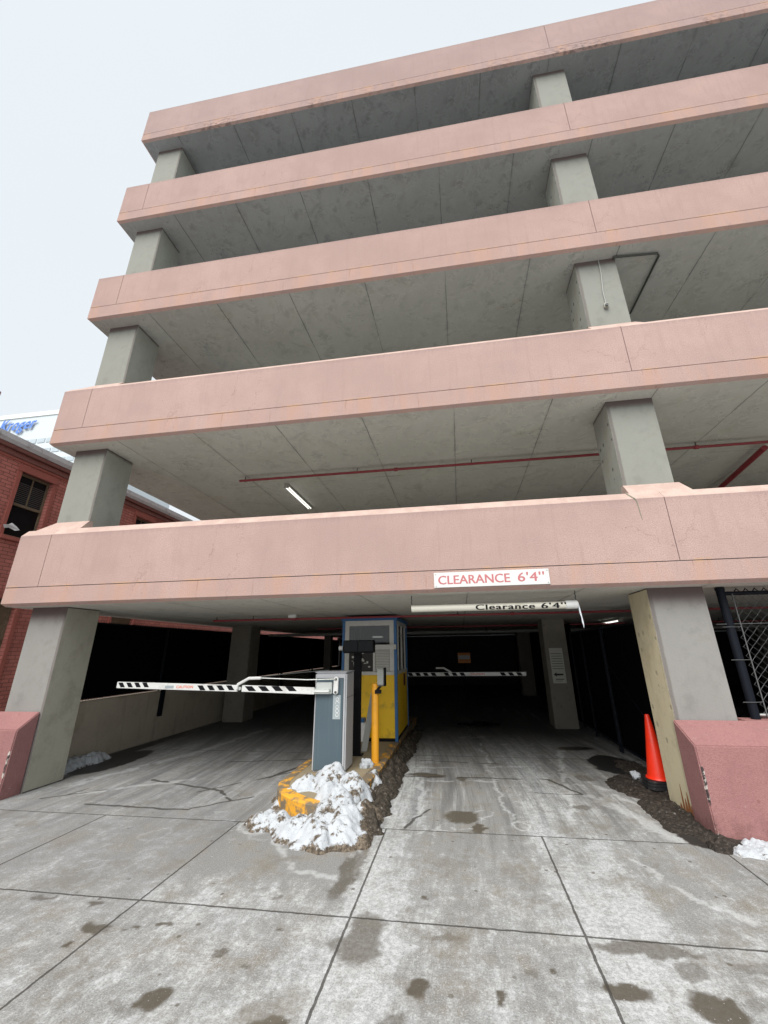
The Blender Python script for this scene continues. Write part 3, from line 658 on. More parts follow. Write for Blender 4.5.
tm = MB(); letters(tm, "Clearance", wrap(.21, .062), .66, .062, cuts=8, spacing=1.1); letters(tm, "Clearance", wrap(.218, .062, .0004), .66, .062, cuts=8, spacing=1.1); letters(tm, "Clearance", wrap(.214, .066, .0008), .66, .062, cuts=8, spacing=1.1); letters(tm, "6'4''", wrap(.945, .066), .27, .066, cuts=6, spacing=1.1); letters(tm, "6'4''", wrap(.953, .066, .0004), .27, .066, cuts=6, spacing=1.1)
tm.build('lettering', M['black'], bar)
for x, dx in ((-.52, -.02), (1.33, .01)):
    pts = [(x+dx+.004*math.sin(k*2), by, bz+br+k*(Z0-bz-br)/8) for k in range(9)]
    MB().tube(pts, .006, 6).build('chain', M['dark_pipe'], bar)
t = MB().tube([(1.352, .245, 2.03), (1.362, .246, 1.98), (1.366, .25, 1.93), (1.374, .25, 1.88), (1.376, .25, 1.83), (1.38, .25, 1.80), (1.378, .25, 1.77)], .01, 7, radii=[.012, .009, .010, .006, .009, .005, .002]).build('icicle', M['ice'], origin=(1.36, .25, 1.72), smooth=True)
tag(t, 'thin icicle hanging from the capped end of the clearance bar', 'icicle')

# ------------------------------------------------------------------ traffic island
isl = thing('traffic_island', 'raised concrete island with worn yellow kerb between the two lanes', 'traffic island', (-1.6, 0, 0))
outer = [(-1.07, 5.6), (-2.24, 5.6), (-2.20, 1.2), (-2.17, .50), (-2.09, .27), (-1.97, .10), (-1.78, -.06), (-1.58, -.17), (-1.42, -.17), (-1.32, -.05), (-1.22, .20), (-1.14, .55), (-1.09, 1.2)]
inner = [(-1.20, 5.45), (-2.10, 5.45), (-2.07, 1.2), (-2.05, .54), (-1.99, .35), (-1.89, .20), (-1.73, .07), (-1.57, -.04), (-1.46, -.04), (-1.41, .03), (-1.33, .25), (-1.26, .58), (-1.21, 1.2)]
n = len(outer); mb = MB()
V = [(x, y, 0) for x, y in outer]+[(x+(-.0), y, .135) for x, y in outer]+[(x*.8+a*.2, y*.8+b*.2, .15) for (x, y), (a, b) in zip(outer, inner)]+[(x, y, .15) for x, y in inner]
fs = []
for i in range(n):
    j = (i+1) % n
    for l in range(3): fs.append((l*n+i, l*n+j, (l+1)*n+j, (l+1)*n+i))
mb.add(V, fs).build('kerb', M['kerb'], isl, smooth=True)
MB().add([(x, y, .147) for x, y in inner], [tuple(range(n))]).build('island_top', M['island_top'], isl)

# ------------------------------------------------------------------ snow and slush
def fbm(x, y, z, oct=4, s=1.):
    a = 0; k = 1.; f = s
    for _ in range(oct): a += k*mnoise.noise(Vector((x*f, y*f, z+f))); k *= .5; f *= 2.05
    return a
def field(name, mat, x0, x1, y0, y1, st, H, label, cat, subtract=None):
    nx = int((x1-x0)/st)+1; ny = int((y1-y0)/st)+1; idx = {}; mb = MB(); vs = []; fs = []
    hs = {}
    for j in range(ny):
        for i in range(nx):
            x = x0+i*st; y = y0+j*st; hs[i, j] = H(x, y)
    def vid(i, j):
        if (i, j) not in idx:
            idx[i, j] = len(vs); x = x0+i*st; y = y0+j*st; h = hs[i, j]
            vs.append((x+.25*st*mnoise.noise(Vector((x*40, y*40, 1))), y+.25*st*mnoise.noise(Vector((x*40, y*40, 9))), max(h, -.01)))
        return idx[i, j]
    for j in range(ny-1):
        for i in range(nx-1):
            q = [(i, j), (i+1, j), (i+1, j+1), (i, j+1)]
            if max(hs[p] for p in q) > 0: fs.append(tuple(vid(*p) for p in q))
    # skirt down to the ground and a flat bottom are unnecessary: border vertices already sit below the ground
    mb.add(vs, fs)
    o = mb.build(name, mat, smooth=False)
    for p in o.data.polygons: p.use_smooth = True
    return tag(o, label, cat)
def sstep(x, a, b):
    t = max(0, min(1, (x-a)/(b-a))); return t*t*(3-2*t)
def gauss(x, y, cx, cy, rx, ry): return math.exp(-((x-cx)/rx)**2-((y-cy)/ry)**2)
def snowH(x, y):
    wxx = x+.09*fbm(x, y, 3, 3, 3); wyy = y+.09*fbm(x, y, 8, 3, 3)
    ap = -1
    for (cx, cy, rx, ry, k) in [(-1.98, -.22, .20, .17, .11), (-1.80, -.34, .24, .20, .13), (-1.58, -.48, .27, .22, .14), (-1.32, -.52, .27, .24, .17), (-1.10, -.42, .22, .30, .19), (-1.02, -.12, .15, .32, .18), (-1.25, -.22, .22, .22, .27)]:
        ap = max(ap, k*1.5*gauss(wxx, wyy, cx, cy, rx, ry)-.075)
    top = max(.40*gauss(wxx, wyy, -1.50, .42, .31, .31), .30*gauss(wxx, wyy, -1.78, .36, .26, .22), .36*gauss(wxx, wyy, -1.26, .26, .20, .30), .30*gauss(wxx, wyy, -1.42, .05, .24, .2), .20*gauss(wxx, wyy, -1.20, .95, .2, .2))-.03
    h = max(ap, top)
    if h <= -.04: return -.03
    rough = abs(fbm(x, y, 5, 3, 4.5))*.050+fbm(x, y, 2, 3, 11)*.020
    h = h+(rough-.01)*sstep(h, -.03, .06)
    clear = gauss(x, y, -1.88, .04, .15, .11)+.95*gauss(x, y, -1.74, -.07, .13, .09)+.5*gauss(x, y, -2.12, .24, .10, .16)
    h -= .42*sstep(clear, .42, .95)
    return h
field('snow_pile', M['snow'], -2.35, -.78, -.95, 1.3, .011, snowH, 'heap of dirty white snow over the island nose and barrier base', 'snow')
def slushH(x, y):
    c = -.975+.03*fbm(0, y, 4, 3, 1.5); w = .150-.02*(y/3.5)+.07*fbm(0, y, 14, 3, 3)
    e = 1-abs((x-c+.05*fbm(x, y, 31, 4, 4))/max(.05, w))**1.5
    e = min(e, sstep(y, -.50, -.1)*1.2-.15, sstep(y, 5.2, 3.4)*1.2-.15)
    if e <= 0: return -.02
    return .075*e+(abs(fbm(x, y, 6, 4, 6))*.10+fbm(x, y, 1, 3, 16)*.03)*min(1, e*1.5)-.004
field('slush_ridge', M['slush'], -1.25, -.60, -.55, 5.3, .014, slushH, 'long dark brown slush ridge against the right side of the island', 'slush')
def mudH(x, y):
    wx2 = x+.09*fbm(x, y, 3, 4, 2.6); wy2 = y+.09*fbm(x, y, 8, 4, 2.6)
    e = max(1-((wx2-2.07)/.34)**2-((wy2-.38)/.66)**2, 1-((wx2-2.08)/.42)**2-((wy2-1.30)/.60)**2, .9-((wx2-2.22)/.22)**2-((wy2-2.1)/.6)**2, 1-((wx2-2.02)/.12)**2-((wy2+.22)/.20)**2)
    if e <= 0: return -.02
    return .022*min(1, e*1.6)+(abs(fbm(x, y, 6, 4, 7))*.040+fbm(x, y, 1, 3, 18)*.012)*min(1, e*2)-.003
field('slush_bank', M['mud'], 1.55, 2.60, -.75, 2.9, .014, mudH, 'black brown slush bank around the foot of the right entrance column', 'slush')
def s2H(x, y):
    wx2 = x+.06*fbm(x, y, 3, 3, 4); wy2 = y+.06*fbm(x, y, 8, 3, 4)
    e = max(1-((wx2-2.42)/.36)**2-((wy2+.30)/.17)**2, 1-((wx2-2.25)/.2)**2-((wy2+.35)/.14)**2)
    if e <= 0: return -.02
    return .02*min(1, e*1.5)+(abs(fbm(x, y, 1, 4, 8))*.045+fbm(x, y, 1, 3, 18)*.012)*min(1, e*2)-.003
field('snow_patch', M['clean_snow'], 1.95, 3.0, -.75, .0, .011, s2H, 'white snow patch at the foot of the right low pink wall', 'snow')
def s3H(x, y):
    wx2 = x+.07*fbm(x, y, 3, 3, 4); wy2 = y+.07*fbm(x, y, 8, 3, 4)
    e = max(1-((wx2+5.72)/.15)**2-((wy2-1.50)/.55)**2, .8-((wx2+5.62)/.14)**2-((wy2-1.0)/.25)**2)
    if e <= 0: return -.02
    return .10*min(1, e*1.3)+abs(fbm(x, y, 1, 4, 8))*.06*min(1, e*2)-.004
field('snow_patch', M['clean_snow'], -5.95, -5.30, .6, 2.5, .014, s3H, 'small snow bank beside the left column against the retaining wall', 'snow')
for (cx, cy, r, lab) in [(2.04, 1.50, .042, 'grey white snow lump on the slush behind the traffic cone'), (-1.30, 1.22, .07, 'small snow lump on the island beside the yellow bollard')]:
    bm_ = bmesh.new(); bmesh.ops.create_icosphere(bm_, subdivisions=4, radius=1)
    vs = []; 
    for v in bm_.verts:
        k = 1+.45*fbm(v.co.x+cx, v.co.y, v.co.z, 4, 1.6); vs.append((cx+v.co.x*r*1.3*k, cy+v.co.y*r*k, (.16 if cx < 0 else .07)+v.co.z*r*k))
    fs = [tuple(v.index for v in f.verts) for f in bm_.faces]; bm_.free()
    o = MB().add(vs, fs).build('snow_lump', M['clean_snow'], smooth=True); tag(o, lab, 'snow')

# ------------------------------------------------------------------ barrier gates
def barrier(x0, y0, arm_z, xtip, flip, label, full=True, body_z0=.15):
    """cabinet front-left foot at x0,y0; arm reaches xtip in the plane just in front of the cabinet"""
    W, D, H = .43, .40, 1.29
    t = thing('barrier_gate', label, 'barrier gate', (x0, y0, body_z0), 'parking barrier gates')
    z0, z1 = body_z0, H
    MB().box(x0, x0+W, y0, y0+D, z0, z1).build('cabinet', M['cab_grey'], t, bevel=.018)
    MB().box(x0+.020, x0+W-.040, y0-.006, y0+.002, z0+.02, z1-.065).build('front_panel', M['teal'], t, bevel=.004)
    MB().box(x0+W-.005, x0+W+.004, y0+.02, y0+D-.02, .985, .990).build('lid_seam', M['dark_pipe'], t)
    MB().box(x0-.004, x0+W+.004, y0-.004, y0+D+.004, z1, z1+.012).build('lid', M['cab_grey'], t, bevel=.004)
    # hub plate, clamp and crank
    MB().box(x0+.03, x0+.245, y0-.045, y0-.007, arm_z-.04, arm_z+.10).build('hub_plate', M['silver'], t, bevel=.008)
    MB().box(x0+.01, x0+.225, y0-.085, y0-.046, arm_z-.035, arm_z+.025).build('clamp', M['silver'], t, bevel=.008)
    MB().tube([(x0+.02, y0-.09, arm_z-.005), (x0+.22, y0-.09, arm_z-.005)], .012, 10).build('clamp_rod', M['white_metal'], t, smooth=True)
    cr = MB().prism([(x0+.262, arm_z-.02), (x0+.272, arm_z-.04), (x0+.305, arm_z-.045), (x0+.325, arm_z-.03), (x0+.328, arm_z+.14), (x0+.318, arm_z+.165), (x0+.285, arm_z+.17), (x0+.268, arm_z+.15)], 'y', y0-.05, y0-.008).build('crank_arm', M['white_metal'], t, bevel=.005)
    for z in (arm_z-.018, arm_z+.138): MB().tube([(x0+.296, y0-.056, z), (x0+.296, y0-.046, z)], .016, 10).build('bolt', M['dark_pipe'], cr)
    if full:
        # printed strip beside the hinge side
        MB().box(x0+.255, x0+.355, y0-.0078, y0-.0066, .74, 1.02).build('sticker', M['clear_plastic'], t)
        mb = MB()
        for q in range(5):
            zc = .79+q*.045; r_ = .020
            pts = [(x0+.312+r_*math.cos(a*PI/6)*(1.1 if q % 2 else .9), y0-.0085, zc+r_*math.sin(a*PI/6)) for a in range(12 if q not in (3,) else 8)]
            if q not in (3,): pts.append(pts[0])
            mb.tube(pts, .0035, 5)
        mb.build('sticker_outline', M['white_metal'], t)
    # arm
    ya = y0-.065; xs = x0+.02; s = -1
    hing = xs-(xs-xtip)*.36
    def seg(a, b, za, zb_, name):
        mb = MB(); h = .041
        V = [(a, ya-.014, za-h), (b, ya-.014, zb_-h), (b, ya-.014, zb_+h), (a, ya-.014, za+h), (a, ya+.014, za-h), (b, ya+.014, zb_-h), (b, ya+.014, zb_+h), (a, ya+.014, za+h)]
        mb.add(V, [(0, 1, 2, 3), (7, 6, 5, 4), (0, 4, 5, 1), (1, 5, 6, 2), (2, 6, 7, 3), (3, 7, 4, 0)])
        return mb.build(name, M['white_metal'], t, bevel=.004)
    tip_z = arm_z+.075; hz = arm_z+.03
    m1 = seg(hing+.03, xs, hz, arm_z, 'arm'); m2 = seg(xtip, hing-.03, tip_z, hz, 'arm')
    def stripes(parent, a, b, n_, za):
        mb = MB(); w = (b-a)/n_
        for q in range(n_):
            u = a+q*w
            for yy, sg in ((ya-.0155, 1),):
                P = [(u+.01+w*.30, za-.030), (u+.01+w*.86, za-.030), (u+w*.56, za+.030), (u, za+.030)]
                mb.add([(p[0], yy, p[1]) for p in P], [(0, 1, 2, 3)])
        mb.build('stripes', M['black'], parent)
    L = abs(xtip-hing)
    stripes(m1, hing+.07, xs-.22, 4, hz-.002); stripes(m2, xtip+.02, xtip+.02+.62*.8, 4, tip_z); stripes(m2, hing-.62, hing-.06, 4, hz+.008)
    mb = MB(); letters(mb, "CAUTION", lambda u, v, d: (hing-.93+u, ya-.0158, hz+.002+v), .25, .034, bold=.02); mb.build('lettering', M['caution'], m2)
    MB().box(hing-1.10, hing-.97, ya-.0158, ya-.0148, hz-.0, hz+.035).build('lettering_block', M['clear_plastic'], m2)
    MB().tube([(hing, ya-.02, hz), (hing, ya+.02, hz)], .022, 12).build('pivot', M['silver'], t)
    # folding linkage: bent white lever, push rod, thin cable
    MB().tube([(hing-.03, ya-.03, hz-.01), (hing-.02, ya-.03, hz+.05), (hing+.13, ya-.03, hz+.125), (hing+.30, ya-.03, hz+.128)], .02, 8).build('lever', M['white_metal'], t, smooth=True)
    MB().tube([(hing+.30, ya-.03, hz+.128), (xs-.1, ya-.03, arm_z+.135), (x0+.295, ya+.005, arm_z+.14)], .007, 6).build('push_rod', M['silver'], t, smooth=True)
    if full: MB().tube([(hing+.22, ya-.03, hz+.14), (x0-.25, y0+.02, arm_z+.215), (x0+.16, y0+.05, z1+.03), (x0+.20, y0+.10, z1+.012)], .004, 6).build('cable', M['mesh_wire'], t, smooth=True)
    return t
barrier(-1.925, .90, 1.075, -4.80, False, 'grey blue barrier cabinet with white striped arm lowered over the left lane')
# exit lane barrier deeper inside: cabinet behind the booth, arm to the right
t = thing('barrier_gate', 'dim striped barrier arm lowered across the right lane beyond the booth', 'barrier gate', (-1.5, 4.55, .15), 'parking barrier gates')
MB().box(-1.80, -1.42, 4.55, 4.95, .148, 1.25).build('cabinet', M['cab_grey'], t, bevel=.015)
MB().box(-1.42, -1.33, 4.50, 4.58, 1.05, 1.18).build('hub_plate', M['silver'], t, bevel=.006)
ar = MB().box(-1.40, 1.28, 4.43, 4.46, 1.045, 1.115).build('arm', M['white_metal'], t, bevel=.004)
mb = MB()
for a_, n_ in ((-1.08, 4), (-.33, 3), (.80, 3)):
    for q in range(n_):
        u = a_+q*.16; mb.add([(u, 4.4285, 1.05), (u+.09, 4.4285, 1.05), (u+.05, 4.4285, 1.11), (u-.04, 4.4285, 1.11)], [(0, 1, 2, 3)])
mb.build('stripes', M['black'], ar)
mb = MB(); letters(mb, "CAUTION", lambda u, v, d: (.18+u, 4.4284, 1.062+v), .28, .036, bold=.02); mb.build('lettering', M['caution'], ar)
MB().tube([(-.52, 4.41, 1.20), (-.36, 4.41, 1.20), (-.25, 4.41, 1.14), (-.20, 4.41, 1.10)], .018, 8).build('lever', M['white_metal'], t, smooth=True)

# ------------------------------------------------------------------ post with dark screen box
t = thing('display_post', 'slim black post carrying a wide dark box behind the barrier cabinet', 'post', (-1.57, 1.83, .15))
MB().box(-1.625, -1.515, 1.79, 1.87, .148, 1.60).build('post', M['black'], t, bevel=.006)
MB().box(-1.765, -1.285, 1.66, 1.785, 1.525, 1.712).build('display_box', M['black'], t, bevel=.012)
MB().box(-1.75, -1.54, 1.655, 1.661, 1.55, 1.70).build('lens', M['dark_glass'], t)
MB().box(-1.525, -1.30, 1.655, 1.661, 1.55, 1.70).build('lens', M['dark_glass'], t)
MB().tube([(-1.84, 1.72, 1.60), (-1.78, 1.72, 1.60)], .035, 12).build('side_knob', M['white_metal'], t, smooth=True)
MB().box(-1.66, -1.48, 1.76, 1.90, .148, .16).build('foot_plate', M['black'], t)

t = thing('bollard', 'round yellow steel bollard with grey card reader on the island', 'bollard', (-1.225, 1.465, .15))
MB().tube([(-1.225, 1.465, .145), (-1.225, 1.465, 1.09), (-1.225, 1.465, 1.115), (-1.225, 1.465, 1.125)], .05, 20, radii=[.052, .052, .045, .02]).build('post', M['yellow'], t, smooth=True)
MB().tube([(-1.225, 1.465, .99), (-1.225, 1.465, 1.03)], .056, 20).build('clamp_band', M['yellow'], t, smooth=True)
MB().box(-1.22, -1.13, 1.40, 1.44, .99, 1.04).build('bracket', M['black'], t, bevel=.004)
rd = MB().prism([(1.36, 1.11), (1.34, 1.30), (1.37, 1.325), (1.46, 1.325), (1.46, 1.09), (1.40, 1.085)], 'x', -1.175, -1.085).build('card_reader', M['grey_pipe'], t, bevel=.005)
MB().box(-1.0848, -1.066, 1.35, 1.47, 1.09, 1.33).build('reader_side', M['black'], rd, bevel=.003)
MB().tube([(-1.20, 1.42, 1.02), (-1.13, 1.42, 1.10)], .018, 8).build('arm', M['black'], rd)

mb = MB()
for dx, dz in ((0, 0),):
    A = Vector((-1.51, 2.05, .15)); B = Vector((-1.385, 2.20, .98)); w = .045
    V = []
    for P in (A, B):
        for a_, b_ in ((-w, 0), (w, 0), (w, .012), (-w, .012)): V.append((P.x+a_, P.y+b_, P.z))
    mb.add(V, [(0, 1, 5, 4), (1, 2, 6, 5), (2, 3, 7, 6), (3, 0, 4, 7), (3, 2, 1, 0), (4, 5, 6, 7)])
o = mb.build('metal_plank', M['grey_pipe'], origin=(-1.5, 2.05, .15)); tag(o, 'narrow grey metal plank leaning behind the yellow bollard', 'plank')
# small traffic box on the island
t = thing('utility_box', 'low white box with yellow base between booth and plank', 'box', (-1.7, 2.5, .15))
MB().box(-1.80, -1.58, 2.45, 2.70, .20, .47).build('body', M['white_metal'], t, bevel=.012)
MB().box(-1.78, -1.60, 2.47, 2.68, .148, .198).build('base', M['kerb'], t)
MB().box(-1.76, -1.60, 2.44, 2.60, .472, .53).build('lid', M['blue'], t, bevel=.006)

# ------------------------------------------------------------------ ticket booth
bo = thing('ticket_booth', 'yellow and blue ticket booth with white framed windows on the island', 'booth', (-1.6, 2.76, .15))
bx0, bx1, y0, y1, zb_, zt_ = -2.085, -1.095, 2.76, 4.30, .148, 2.07
sill = 1.16
mb = MB().box(bx0+.03, bx1-.03, y0+.015, y0+.06, zb_+.05, sill).box(bx0+.03, bx1-.03, y1-.06, y1-.015, zb_+.05, sill).box(bx0+.015, bx0+.06, y0+.061, y1-.061, zb_+.05, sill).box(bx1-.06, bx1-.015, y0+.061, y1-.061, zb_+.05, sill)
mb.build('lower_wall', M['booth_yellow'], bo)
for x in (bx0, bx1-.05):
    for y in (y0, y1-.05): MB().box(x, x+.05, y, y+.05, zb_, zt_).build('corner_post', M['blue'], bo, bevel=.004)
MB().box(bx0-.02, bx1+.02, y0-.03, y1+.03, zt_, zt_+.06).build('roof', M['blue'], bo, bevel=.01)
MB().box(bx0+.02, bx1-.02, y0+.02, y1-.02, zb_, zb_+.05).build('base_rail', M['black'], bo)
MB().box(bx0+.05, bx1-.05, y0-.02, y0+.055, sill, sill+.055).build('sill', M['booth_frame'], bo, bevel=.004)
# front window frame
fr = MB().box(bx0+.05, bx1-.05, y0+.005, y0+.05, zt_-.09, zt_-.001).box(bx0+.05, bx0+.13, y0+.005, y0+.05, sill+.056, zt_-.091).box(bx1-.13, bx1-.05, y0+.005, y0+.05, sill+.056, zt_-.091).box(-1.52, -1.485, y0+.005, y0+.05, sill+.056, 1.60).box(bx0+.131, bx1-.131, y0+.008, y0+.045, 1.60, 1.63).build('window_frame', M['booth_frame'], bo, bevel=.003)
gm = NT('booth glass'); gm_m = gm.fin((.16, .17, .17), .06, spec=.6); gm.b.inputs['Transmission Weight'].default_value = .85
MB().box(bx0+.13, bx1-.13, y0+.024, y0+.028, 1.63, zt_-.09).build('pane', gm_m, fr)
MB().box(bx0+.13, -1.52, y0+.020, y0+.026, sill+.056, 1.60).build('notice_board', M['board_dark'], fr)
mb = MB()
for q in range(22):
    x = random.uniform(bx0+.17, -1.60); z = random.uniform(1.27, 1.52); w_ = random.uniform(.012, .04); h_ = random.uniform(.01, .05)
    mb.box(x, x+w_, y0+.0165, y0+.0185, z, z+h_)
mb.build('stickers', M['paper'], fr)
bl = MB()
for q in range(14): bl.box(-1.48, bx1-.135, y0+.012, y0+.02, 1.225+q*.026, 1.225+q*.026+.022)
bl.build('shutter_slats', M['paper'], fr)
MB().box(-1.47, -1.10, y0-.06, y0+.0, 1.575, 1.655).build('blind_box', M['booth_frame'], bo, bevel=.006)
for s, xx in ((1, bx1), (-1, bx0)):
    mb = MB(); a_, b_ = (xx-.045, xx-.01) if s > 0 else (xx+.01, xx+.045)
    mb.box(a_, b_, y0+.051, y1-.051, zt_-.07, zt_-.001).box(a_, b_, y0+.051, y1-.051, sill, sill+.05)
    for yy in (y0+.30, y0+.75, y0+.82, y0+1.25): mb.box(a_, b_, yy, yy+.04, sill+.051, zt_-.071)
    f2 = mb.build('window_frame', M['booth_frame'] if s > 0 else M['booth_frame'], bo)
    MB().box((a_+b_)/2-.002, (a_+b_)/2+.002, y0+.06, y1-.06, sill+.05, zt_-.07).build('pane', gm_m, f2)
MB().box(bx1-.0145, bx1-.008, 3.70, 3.92, .92, 1.13).build('door_plate', simple('dark red plate', (.12, .03, .02), .6), bo)
MB().box(bx0+.06, bx1-.06, y1-.07, y1-.062, sill, zt_-.002).build('back_panel', M['board_dark'], bo)
# lamp inside the booth
lt = MB().box(-1.70, -1.52, 3.6, 3.75, 1.80, 1.825).build('inner_lamp', M['tube_lit'], bo)
MB().tube([(-1.85, 3.3, 1.16), (-1.85, 3.3, 1.9)], .012, 6).build('inner_post', M['grey_pipe'], bo)

# ------------------------------------------------------------------ traffic cone
cx, cy = 2.205, 1.23
t = thing('traffic_cone', 'orange traffic cone on black base behind the right entrance column', 'traffic cone', (cx, cy, .04))
n = 28; prof = [(.105, .115), (.100, .14), (.022, .76), (.018, .775), (.0, .775)]
mb = MB(); mb.tube([(cx, cy, .11), (cx, cy, .14), (cx, cy, .775), (cx, cy, .785)], .1, 32, radii=[.128, .120, .026, .02]); mb.build('cone_body', M['orange_cone'], t, smooth=True)
MB().tube([(cx, cy, .118), (cx, cy, .135)], .1, 32, radii=[.142, .134]).build('cone_foot', M['orange_cone'], t, smooth=True)
mb = MB()
def octa(r, z0, z1, ch=.06):
    q = [(cx-r+ch, cy-r), (cx+r-ch, cy-r), (cx+r, cy-r+ch), (cx+r, cy+r-ch), (cx+r-ch, cy+r), (cx-r+ch, cy+r), (cx-r, cy+r-ch), (cx-r, cy-r+ch)]
    mb.prism(q, 'z', z0, z1)
octa(.19, .03, .06); octa(.18, .0605, .085); octa(.165, .0855, .112)
mb.build('base', M['rubber'], t, bevel=.006)

# ------------------------------------------------------------------ notices inside
t = thing('notice_sign', 'tall grey white notice sheet with arrow on inner right column', 'sign', (2.04, 5.08, 1.2))
MB().box(1.905, 2.175, 5.075, 5.097, .86, 1.56).build('plate', M['paper'], t)
mb = MB()
for q in range(7): mb.box(1.925, 2.15, 5.0725, 5.0735, 1.14+q*.05, 1.15+q*.05)
mb.box(1.96, 2.13, 5.0725, 5.0735, .93, .945).box(1.95, 2.10, 5.0725, 5.0735, .90, .908)
mb.add([(1.93, 5.0724, 1.03), (1.99, 5.0724, 1.075), (1.99, 5.0724, 1.05), (2.13, 5.0724, 1.045), (2.13, 5.0724, 1.015), (1.99, 5.0724, 1.01), (1.99, 5.0724, .985)], [tuple(range(7))])
mb.build('print', M['board_dark'], t)
t = thing('wall_sign', 'small orange and white sign hanging in the dark behind right lane', 'sign', (.12, 9.9, 1.28))
MB().box(-.09, .32, 9.90, 9.92, 1.13, 1.45).build('plate', M['orange'], t)
MB().box(-.07, .30, 9.893, 9.899, 1.25, 1.37).build('text_panel', M['sign_white'], t)
MB().tube([(.115, 9.93, 0), (.115, 9.93, 1.45)], .02, 8).build('post', M['black_metal'], t)

# ------------------------------------------------------------------ fences
def loops(mb, p0, p1, step, h, r):
    """twisted wire ends along a fence edge: one continuous zigzag wire"""
    p0 = Vector(p0); p1 = Vector(p1); n_ = int((p1-p0).length/step)*2
    mb.tube([p0.lerp(p1, q/n_)+Vector((0, 0, h if q % 2 else 0)) for q in range(n_+1)], r, 4, cap=False)
# left side fence with black fabric
fz = thing('privacy_fence', 'black fabric covered chain link fence on the left retaining wall', 'fence', (-5.95, .8, .865))
MB().box(-5.955, -5.945, .82, YB-.3, .885, 2.035).build('fabric', M['black_fabric'], fz)
MB().tube([(-5.95, .82, 2.045), (-5.95, YB-.3, 2.045)], .016, 8).build('top_rail', M['black_metal'], fz, smooth=True)
for y in (.90, 3.25, 6.1, 9.0, 12):
    MB().box(-5.845, -5.80, y-.05, y+.05, .42, 1.02).build('post_foot', M['black_metal'], fz, bevel=.004)
    MB().tube([(-5.925, y, .87), (-5.925, y, 2.05)], .02, 8).build('post', M['black_metal'], fz, smooth=True)
mb = MB(); loops(mb, (-5.94, .85, .868), (-5.94, 6, .868), .055, .022, .0035); mb.build('selvage', M['galv'], fz)
mb = MB(); loops(mb, (-5.94, .85, 2.05), (-5.94, 9, 2.05), .055, .03, .0035); mb.build('selvage', M['black_metal'], fz)
# right front fence above low wall
rf = thing('chain_link_fence', 'black framed chain link fence standing on the right low pink wall', 'fence', (2.85, .35, .868))
fy = .35
MB().tube([(2.90, fy, .865), (2.90, fy, 2.155)], .042, 14).build('post', M['black_metal'], rf, smooth=True)
MB().tube([(2.90, fy, 2.14), (2.90, fy, 2.17)], .047, 14).build('post_cap', M['black_metal'], rf, smooth=True)
MB().tube([(9.8, fy, .865), (9.8, fy, 2.155)], .042, 14).build('post', M['black_metal'], rf, smooth=True)
MB().tube([(6.3, fy, .865), (6.3, fy, 2.13)], .03, 10).build('post', M['black_metal'], rf, smooth=True)
MB().tube([(2.93, fy, 2.105), (9.8, fy, 2.105)], .022, 10).build('top_rail', M['black_metal'], rf, smooth=True)
MB().tube([(2.93, fy, .90), (9.8, fy, .90)], .014, 8).build('bottom_rail', M['galv'], rf, smooth=True)
MB().tube([(3.0, fy-.02, .885), (3.0, fy-.02, 2.10)], .006, 6).build('tension_bar', M['mesh_wire'], rf)
mb = MB()
for z in (1.02, 1.42, 1.75): mb.tube([(2.80, fy-.045, z), (2.93, fy-.046, z), (3.0, fy-.02, z+.002)], .003, 5)
mb.tube([(2.76, fy-.02, 1.78), (7, fy-.02, 1.80)], .004, 5)
mb.build('tie_wires', M['mesh_wire'], rf)
mb = MB(); dx, dz = .044, .092; z0 = .905
q = 0
while 3.0+q*dx/1 < 7.2:
    xa = 3.0+q*dx; pts = []
    for k in range(27):
        pts.append((xa+(dx/2+.0015)*(1 if (k+q) % 2 else -1)+dx/2*0, fy-.004*(1 if k % 2 else -1), z0+k*dz/2))
    mb.tube(pts, .0027, 4, cap=False); q += 1
mb.build('wire_mesh', M['mesh_wire'], rf)
mb = MB(); loops(mb, (3.02, fy, 2.10), (7.2, fy, 2.10), .09, .055, .008); mb.build('selvage', M['black_metal'], rf)
# dark screened gate on the inner right side
rg = thing('screened_gate', 'black screened chain link gate panels between right entrance column and inner column', 'gate', (2.42, .8, 0))
MB().box(2.395, 2.405, 2.98, 5.06, .10, 1.86).build('fabric', M['black_fabric'], rg)
MB().box(2.395, 2.405, .83, 2.92, .10, 1.86).build('fabric', M['black_fabric'], rg)
for y in (.84, 2.93, 3.0, 4.2, 5.04): MB().tube([(2.375, y, .03), (2.375, y, 1.89)], .02, 10).build('post', M['black_metal'], rg, smooth=True)
for z in (.12, 1.87): MB().tube([(2.375, .84, z), (2.375, 5.04, z)], .016, 10).build('rail', M['black_metal'], rg, smooth=True)
MB().tube([(2.375, .9, .2), (2.375, 2.9, 1.3)], .008, 6).build('brace', M['black_metal'], rg)
MB().box(2.55, 2.56, 5.7, YB-.3, .02, 2.1).build('fabric', M['black_fabric'], rg)  # extra black sheet deeper inside, added to soak up light

# ------------------------------------------------------------------ brick building
bk = thing('brick_building', 'old red brick building with grey metal cornice across the alley', 'building', (-10, 0, 0))
xw = -10.; wins = [(2.66, 3.46, 4.12, 5.66), (6.35, 7.10, 4.20, 5.72), (9.98, 10.72, 4.20, 5.72), (13.6, 14.34, 4.20, 5.72), (-1.0, -.26, 4.20, 5.72), (2.55, 3.42, 1.04, 2.75), (6.2, 7.05, 1.04, 2.75), (-1.1, -.24, 1.04, 2.75)]
